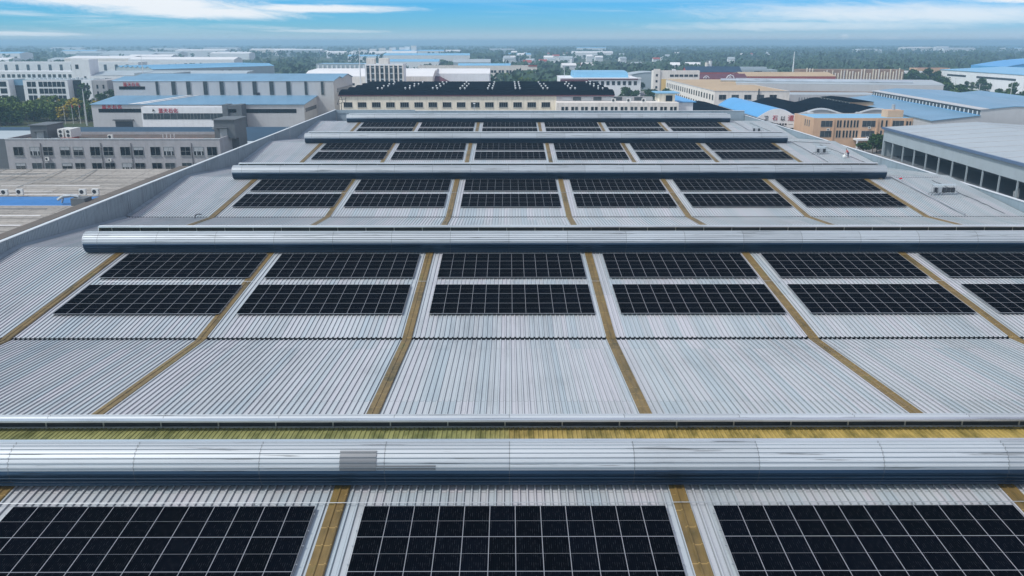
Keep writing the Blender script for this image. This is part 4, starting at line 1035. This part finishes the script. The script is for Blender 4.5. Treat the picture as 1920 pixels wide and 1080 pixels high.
t = bld('gate_house', 'low pink gatehouse under the trees at the right edge', 'building', 262, 455, 14, 9, 5.5, 0, W_ORANGE, R_WHITE, .3)
win(t, 'F', 14, 9, 4, 3, 2, 1.6, 2, 1, 0); win(t, 'F', 14, 9, 9, 3, 2, 1.6, 2, 1, 0)

# ------------------------------------------------------------------ trees
def tree_meshes(seed, h, w, n, conic=0.0):
    r = random.Random(seed); m = MB()
    clumps = []
    for k in range(11):
        a = r.uniform(0, 6.283); q = r.random()**.6; zz = r.uniform(.34, .98)
        rad = w*.5*(1-conic*(zz-.3))*(1 - .5*abs(zz-.58))
        clumps.append(Vector((math.cos(a)*q*rad, math.sin(a)*q*rad, zz*h)))
    for k in range(n):
        c = r.choice(clumps); d = Vector((r.gauss(0,1), r.gauss(0,1), r.gauss(0,1))).normalized()*(r.random()**.45)*w*.26
        p = c + Vector((d.x, d.y, d.z*.8)); s = r.uniform(.28, .62)*w/7
        u = Vector((r.gauss(0,1), r.gauss(0,1), r.gauss(0,.6))).normalized(); v = u.orthogonal().normalized()
        if r.random() < .5: v = u.cross(v)
        m.add([p-u*s-v*s*.6, p+u*s-v*s*.6, p+u*s*.8+v*s*.7, p-u*s*.7+v*s*.6], [(0,1,2,3)])
    t = MB(); t.tube((0,0,0), (0,0,h*.42), w*.035, 7, 0, w*.024); t.tube((0,0,h*.42), (.2,.1,h*.8), w*.024, 6, 0, .05)
    for k in range(5):
        c = clumps[k]; t.tube((0,0,h*(.3+.07*k)), tuple(c), w*.014, 5, 0, .03)
    return m, t
CROWNS = []
for k in range(5):
    cm_, tm_ = tree_meshes(40+k, (8, 9.5, 7, 10, 6)[k], (7.5, 8, 7, 6.5, 6)[k], 520, (0, .1, 0, .5, 0)[k])
    CROWNS.append((cm_, tm_.mesh('trunk', TRUNK), {}))
def tree(x, y, kind, mat, s, label, group):
    cm_, tme, cache = CROWNS[kind]
    if mat.name not in cache: cache[mat.name] = cm_.mesh('crown', mat)
    t = thing('tree', label, 'tree', (x, y, G), rnd.uniform(0, 6.28), group); t.scale = (s, s, s*rnd.uniform(.9, 1.1))
    place('trunk', tme, t); place('crown', cache[mat.name], t)
GL = 'trees in the garden left'
for k in range(190):
    y = 362 + 108*rnd.random()**1.5; x = -y*.565 + rnd.uniform(-16, 40) + (y-362)*.04
    if x > -162 and y < 420: x -= 30
    if -205 < x < -172 and y < 376: x -= 34
    q = rnd.random()
    mt, lab = (LEAF_Y, 'golden yellow tree in the garden before the white office') if (q < .13 and y > 380) else (LEAF_M, 'mid green leafy tree in the garden left of the blue-roofed factory') if q < .7 else (LEAF_D, 'dark green bushy tree in the garden left of the blue-roofed factory')
    if y > 420 and rnd.random() < .35: continue
    tree(x, y, rnd.randrange(5), mt, rnd.uniform(.6, .95)*(1 if y < 420 else .7), lab, GL)
for x, y in ((-247, 468), (-243, 472), (-252, 470), (-230, 462), (-226, 466), (-262, 430), (-268, 428)):
    tree(x, y, 4, LEAF_Y, rnd.uniform(.55, .75), 'golden yellow tree in the garden before the white office', GL)
for k in range(16):
    tree(-212 - k*.6 + rnd.uniform(-7, 7), 455+k*6, rnd.randrange(5), LEAF_D, rnd.uniform(.7, 1.0), 'dark green tree between the white office and the blue-roofed factory', GL)
GR = 'trees along the road right'
for k in range(58):
    y = rnd.uniform(430, 640); x = 232 + (y-430)*.36 + rnd.uniform(-2, 62)
    tree(x, y, rnd.randrange(5), rnd.choice((LEAF_D, LEAF_D, LEAF_M)), rnd.uniform(.7, 1.1), 'dark green roadside tree before the big white hall', GR)
for k in range(14):
    tree(300 + k*3.2 + rnd.uniform(-2, 2), 690 + rnd.uniform(-12, 12), rnd.randrange(5), LEAF_D, rnd.uniform(1.0, 1.4), 'dark tree left of the big white hall', GR)
GC = 'trees behind the black barrel roofs'
for k in range(46):
    x = rnd.uniform(-20, 40); y = rnd.uniform(610, 780)
    tree(x, y, rnd.randrange(5), rnd.choice((LEAF_D, LEAF_M, LEAF_M)), rnd.uniform(.55, 1.05), 'green tree on the open ground behind the black barrel roofs', GC)
for k in range(14):
    x = rnd.uniform(64, 86); y = rnd.uniform(470, 640)
    tree(x, y, rnd.randrange(5), LEAF_D, rnd.uniform(.7, 1.0), 'dark tree left of the yellow building', GC)
for k, (x, y, s) in enumerate(((113.6, 267.4, .55), (116.0, 270, .6), (112.2, 271, .5), (118.6, 273.5, .6))):
    tree(x, y, (0, 1, 2, 4)[k], LEAF_D, s, 'dark green tree between the orange office and the open warehouse', 'trees beside the orange office')
# poles, billboards, flags
def lamp_pole(x, y, h, label, group):
    t = thing('street_lamp', label, 'street lamp', (x, y, G), 0, group)
    m = MB(); m.tube((0,0,0), (0,0,h), .22, 7, 0, .13); m.build('pole', POLE, t)
    m = MB(); m.box(-.9, .9, -.1, .1, h, h+.16); m.build('arm', POLE, t)
for x, y in ((262, 486), (288, 500), (303, 505), (311, 500), (322, 470), (330, 560), (286, 560)):
    lamp_pole(x, y, 11, 'pale pole standing among the dark trees on the right', 'pale poles among the right trees')
t = thing('light_mast', 'tall pale mast rising from the garden trees beside the blue-roofed factory', 'mast', (-175.5, 361, G))
m = MB(); m.tube((0,0,0), (0,0,15), .3, 8, 0, .18); m.build('pole', POLE, t)
m = MB()
for k in range(8): m.tube((0,0,15), (2.2*math.cos(k*.785), 2.2*math.sin(k*.785), 15.6), .09, 5); m.ball((2.2*math.cos(k*.785), 2.2*math.sin(k*.785), 15.7), .3)
m.build('lamp_head', DARKSTEEL, t)
tree(-236, 486, 3, LEAF_D, 1.15, 'tall dark palm-like tree before the white office', GL)
for x, y, lab in ((-203.5, 388, 'white framed notice board in the garden, lower one'), (-206.5, 420, 'white framed notice board in the garden, upper one by the factory corner')):
    t = thing('notice_board', lab, 'sign', (x, y, G)); m = MB(); m.box(-2.4, -2.2, 0, .2, 0, 5.2); m.box(2.2, 2.4, 0, .2, 0, 5.2); m.build('post', WHITE, t)
    for z in (3.0, 4.3):
        m = MB(); m.box(-2.2, 2.2, .0, .16, z, z+.9); m.build('board', WHITE, t)
for k, (x, mt) in enumerate(((-188, FLAGY), (-184.6, FLAGR), (-181.6, FLAGR), (-179.4, FLAGR))):
    t = thing('flagpole', 'flagpole with drooping %s flag before the garden%s' % ('yellow' if k == 0 else 'red', ['', ', left red one', ', middle red one', ', right red one'][k]), 'flagpole', (x, 368, G), 0, 'flagpoles by the garden')
    m = MB(); m.tube((0,0,0), (0,0,8.5), .09, 6, 0, .05); m.build('pole', WHITE, t)
    m = MB()
    for j in range(6): m.add([(.05+.12*j, .1*math.sin(j*1.6), 8.3-.12*j), (.17+.12*j, .1*math.sin(j*1.6+1.6), 8.2-.12*j), (.17+.12*j, .1*math.sin(j*1.6+1.6), 7.2-.14*j), (.05+.12*j, .1*math.sin(j*1.6), 7.3-.14*j)], [(0,1,2,3),(3,2,1,0)])
    m.build('flag', mt, t)

# ------------------------------------------------------------------ far background
# village houses
hm = {}
def house(x, y, w, d, h, rm, label, group):
    t = thing('village_house', label, 'house', (x, y, G), rnd.uniform(-.4, .4), group)
    m = MB(); m.prism([(0, 0), (0, h), (d/2, h+d*.25), (d, h), (d, 0)], 'x', 0, w); m.build('wall', W_WHITE, t)
    m = MB(); m.prism([(-.4, h-.1), (d/2, h+d*.25+.05), (d+.4, h-.1), (d+.4, h+.15), (d/2, h+d*.25+.35), (-.4, h+.15)], 'x', -.4, w+.4); m.build('roof', rm, t)
for k in range(40):
    y = rnd.uniform(880, 2100); x = y*rnd.uniform(-.03, .3)
    rd = rnd.random() < .25
    house(x, y, rnd.uniform(9, 16), rnd.uniform(8, 11), rnd.uniform(6, 10), R_RED if rd else R_WHITE if rnd.random() < .4 else R_PALE, 'small white village house with a red roof among the hazy trees' if rd else 'small pale village house among the hazy trees', 'village houses among the far trees')
# far apartment slabs in the haze
for k, x in enumerate((-330, -308, -284, -262, -240, -222, -206, -190)):
    hh = (14, 16, 18, 20, 21, 21, 23, 25)[k]
    t = bld('apartment_block', 'pale apartment slab far off in the haze behind the striped tower', 'building', x-26, 2000+rnd.uniform(-40, 40), 14 if k < 6 else 11, 14, hh, 0, W_WHITE, R_WHITE, .4, 'far apartment slabs in the haze')
# far factories: pale sheds scattered through the haze
for k in range(56):
    y = 1000 + 2500*rnd.random()**1.4
    side = rnd.random()
    x = y*(rnd.uniform(-.66, -.12) if side < .66 else rnd.uniform(-.12, .1) if side < .8 else rnd.uniform(.3, .62))
    w = rnd.uniform(36, 130); h = rnd.uniform(8, 15)
    wm, rm = rnd.choice(((W_WHITE, R_WHITE), (W_WHITE, R_PALE), (W_BLUEGREY, R_PALE), (W_WHITE, R_SKY), (W_PALE, R_WHITE)))
    if -300 < x < -100 and y < 1000: continue
    if x > -.12*y and y < (1900 if x > .2*y else 1500): continue
    d = rnd.uniform(24, 60)
    shed('far_factory', 'low factory shed far off in the haze with a %s roof' % {'roof_white_sheet': 'white', 'roof_pale_sheet': 'pale grey', 'roof_sky_blue_sheet': 'light blue'}[rm.name], x, y, 0, [(0, h), (d/2, h+2.5), (d, h)], rnd.uniform(-6, 6), wm, rm, 'x', w, group='far factory sheds in the haze')
# woods: one mass nobody could count
def inside(x, y):
    for a, b, c, d in ((-430, -180, 620, 700), (-260, -100, 640, 830), (-640, -380, 900, 990), (160, 240, 640, 720), (330, 440, 480, 830), (205, 300, 600, 660), (-90, 30, 770, 860), (440, 590, 780, 880), (110, 220, 520, 640), (70, 130, 630, 690)):
        if a < x < b and c < y < d: return True
    return False
m = MB(); n = 0
while n < 9500:
    y = 650*math.exp(rnd.random()*2.05); x = y*rnd.uniform(-.74, .74)
    if x > 340 and y < 840 and rnd.random() < .5: continue
    g_ = noise.noise(Vector((x*.0042, y*.0026, 3.1))) + .5*noise.noise(Vector((x*.016, y*.011, 7)))
    left = x < -.1*y
    if g_ < (.12 if left else -.28 if y > 800 else -.1): 
        n += .34; continue
    if inside(x, y): n += .2; continue
    h = rnd.uniform(5, 11)*(1.25 if y > 1500 else 1); w = h*rnd.uniform(.6, .95)
    for k in range(11):
        p = Vector((x + rnd.gauss(0, w*.3), y + rnd.gauss(0, w*.3), G + h*rnd.uniform(.15, .95)))
        s = w*rnd.uniform(.16, .34); u = Vector((rnd.gauss(0,1), rnd.gauss(0,.7), rnd.gauss(0,.7))).normalized(); v = u.orthogonal().normalized()
        m.add([p-u*s-v*s, p+u*s-v*s*.7, p+u*s*.7+v*s, p-u*s*.8+v*s*.8], [(0,1,2,3)])
    n += 1
o = m.build('woodland', LEAF_FAR); o['kind'] = 'stuff'; o['label'] = 'far dark woodland fading into the haze'

# ------------------------------------------------------------------ air
m = MB(); m.box(-7500, 7500, -300, 8800, G-3, 32)
t = NT('haze_air'); t.n.remove(t.p)
vol = t.new('ShaderNodeVolumePrincipled'); vol.inputs['Density'].default_value = .0003; vol.inputs['Color'].default_value = (.46,.73,.97,1); vol.inputs['Anisotropy'].default_value = .2
t.l(vol.outputs[0], t.n['Material Output'].inputs['Volume'])
o = m.build('haze', t.mat); o['kind'] = 'stuff'; o['label'] = 'thin pale haze over the plain'

# ------------------------------------------------------------------ sky and sun
EL, AZ = R(54), R(-118)                       # sun high, from the left (azimuth from +y towards +x)
w = bpy.data.worlds.new('World'); scn.world = w; w.use_nodes = True
nt = w.node_tree; nodes = nt.nodes; bg = nodes['Background']
def N(ty, **kw):
    nd = nodes.new(ty)
    for k, v in kw.items(): setattr(nd, k, v)
    return nd
def MA(op, a, b=None, c=None):
    nd = N('ShaderNodeMath', operation=op)
    for i, q in enumerate((a, b, c)):
        if q is None: continue
        if isinstance(q, (int, float)): nd.inputs[i].default_value = q
        else: nt.links.new(q, nd.inputs[i])
    return nd.outputs[0]
sky = N('ShaderNodeTexSky', sky_type='NISHITA'); sky.sun_disc = False; sky.sun_elevation = EL; sky.sun_rotation = AZ
sky.air_density = 1.0; sky.dust_density = .4; sky.ozone_density = 2.0; sky.altitude = 50
tc = N('ShaderNodeTexCoord'); sp = N('ShaderNodeSeparateXYZ'); nt.links.new(tc.outputs['Generated'], sp.inputs[0])
az = MA('ARCTAN2', sp.outputs[0], sp.outputs[1]); el = MA('ARCSINE', sp.outputs[2])
def vec(x, y):
    c = N('ShaderNodeCombineXYZ'); nt.links.new(x, c.inputs[0]); nt.links.new(y, c.inputs[1]); return c.outputs[0]
def nz(v, scale, detail=6, rough=.6, dist=0):
    nd = N('ShaderNodeTexNoise'); nd.inputs['Scale'].default_value = scale; nd.inputs['Detail'].default_value = detail
    nd.inputs['Roughness'].default_value = rough; nd.inputs['Distortion'].default_value = dist
    nt.links.new(v, nd.inputs['Vector']); return nd.outputs['Fac']
def smooth(x, a, b):
    nd = N('ShaderNodeMapRange', interpolation_type='SMOOTHSTEP'); nd.inputs[1].default_value = a; nd.inputs[2].default_value = b
    nt.links.new(x, nd.inputs[0]); return nd.outputs[0]
# cirrus streaks, stretched along the horizon
tilt = MA('ADD', el, MA('MULTIPLY', az, .012))
cv = vec(MA('MULTIPLY', az, 5.5), MA('MULTIPLY', tilt, 95.0))
c1 = smooth(nz(cv, .85, 9, .66, .5), .47, .74)
wide = smooth(nz(vec(MA('MULTIPLY', az, 2.4), MA('MULTIPLY', el, 30.0)), 1.0, 4, .5), .42, .62)
# bright bank upper left and a fainter one on the right
def bank(a0, e0, sa, se, slope=0):
    da = MA('DIVIDE', MA('SUBTRACT', az, a0), sa); de = MA('DIVIDE', MA('SUBTRACT', MA('SUBTRACT', el, e0), MA('MULTIPLY', MA('SUBTRACT', az, a0), slope)), se)
    return MA('POWER', 2.718, MA('MULTIPLY', MA('ADD', MA('MULTIPLY', da, da), MA('MULTIPLY', de, de)), -1.0))
rag = nz(vec(MA('MULTIPLY', az, 17.0), MA('MULTIPLY', MA('ADD', el, MA('MULTIPLY', az, .06)), 105.0)), 1.0, 12, .74, 1.1)
def cloud(b, lo, hi): return smooth(MA('ADD', MA('MULTIPLY', b, .62), MA('MULTIPLY', rag, .62)), lo, hi)
banks = cloud(bank(-.42, .042, .17, .0105, -.05), .40, .82)
banks = MA('MAXIMUM', banks, cloud(bank(-.34, .0305, .12, .0085, -.02), .44, .86))
banks = MA('MAXIMUM', banks, cloud(bank(-.21, .0345, .13, .006, .0), .52, .9))
banks = MA('MAXIMUM', banks, MA('MULTIPLY', cloud(bank(-.52, .0075, .12, .0035, -.01), .54, .9), .8))
banks = MA('MAXIMUM', banks, MA('MULTIPLY', cloud(bank(-.2, .011, .1, .003, -.01), .54, .95), .55))
banks = MA('MAXIMUM', banks, MA('MULTIPLY', cloud(bank(.43, .0275, .24, .012, -.012), .40, .95), .8))
banks = MA('MAXIMUM', banks, MA('MULTIPLY', cloud(bank(.33, .016, .22, .007, 0), .46, 1.0), .6))
banks = MA('MAXIMUM', banks, cloud(bank(.535, .041, .08, .0075, 0), .5, .84))
banks = MA('MAXIMUM', banks, MA('MULTIPLY', bank(.0, .0, 2.0, .010), .4))
puff = nz(vec(MA('MULTIPLY', az, 60.0), MA('MULTIPLY', el, 150.0)), 1.0, 6, .6)
def cumulus(a0, e0, sa, se): return smooth(MA('ADD', MA('MULTIPLY', bank(a0, e0, sa, se), .62), MA('MULTIPLY', puff, .75)), .62, .86)
cum = MA('MAXIMUM', cumulus(.362, .004, .007, .0065), cumulus(.405, .0015, .016, .005))
cl = MA('MINIMUM', MA('MAXIMUM', MA('MAXIMUM', MA('MULTIPLY', MA('MULTIPLY', c1, wide), .55), banks), MA('MULTIPLY', cum, .5)), 1.0)
cl = MA('MULTIPLY', cl, smooth(el, -.01, .004))
low = N('ShaderNodeValToRGB'); nt.links.new(MA('MULTIPLY_ADD', el, 5.0, .1), low.inputs[0])      # el -0.02..0.18 rad
e = low.color_ramp.elements
for p, c in ((.1, (.31,.58,.95)), (.19, (.20,.57,1.0)), (.30, (.11,.50,1.0))):
    q = e.new(p); q.color = (*c, 1)
e[0].color = (.31,.58,.95,1); e[-1].position = .62; e[-1].color = (1.75,1.52,1.13,1)
azr = N('ShaderNodeMix', data_type='RGBA', blend_type='MULTIPLY'); nt.links.new(smooth(az, -.5, .7), azr.inputs[0]); azr.inputs[7].default_value = (1.25,.93,.95,1)
nt.links.new(low.outputs[0], azr.inputs[6])
tint = N('ShaderNodeMix', data_type='RGBA', blend_type='MULTIPLY'); tint.inputs[0].default_value = 1
nt.links.new(azr.outputs[2], tint.inputs[7])
nt.links.new(sky.outputs[0], tint.inputs[6])
cm = N('ShaderNodeMix', data_type='RGBA'); nt.links.new(cl, cm.inputs[0]); nt.links.new(tint.outputs[2], cm.inputs[6]); cm.inputs[7].default_value = (5.6,5.9,6.2,1)
nt.links.new(cm.outputs[2], bg.inputs[0]); bg.inputs[1].default_value = .125

sd = bpy.data.lights.new('sun', 'SUN'); sd.energy = 2.3; sd.angle = R(8); sd.color = (1, .965, .92)
so = bpy.data.objects.new('sun', sd); col.objects.link(so)
dirv = Vector((math.cos(EL)*math.sin(AZ), math.cos(EL)*math.cos(AZ), math.sin(EL)))
so.rotation_euler = dirv.to_track_quat('Z', 'Y').to_euler(); so.location = (-60, 0, 80)

# ------------------------------------------------------------------ camera
cd = bpy.data.cameras.new('camera'); cd.sensor_width = 36; cd.lens = 30.0; cd.clip_end = 20000; cd.clip_start = .5
co = bpy.data.objects.new('camera', cd); col.objects.link(co)
co.location = (0, 0, 20.22); co.rotation_euler = (R(90) - .2811, 0, -.0039)
scn.camera = co
scn.view_settings.view_transform = 'Standard'; scn.view_settings.look = 'None'; scn.view_settings.exposure = .34
scn.cycles.max_bounces = 6; scn.cycles.diffuse_bounces = 3; scn.cycles.glossy_bounces = 3; scn.cycles.volume_bounces = 1
scn.cycles.use_denoising = True
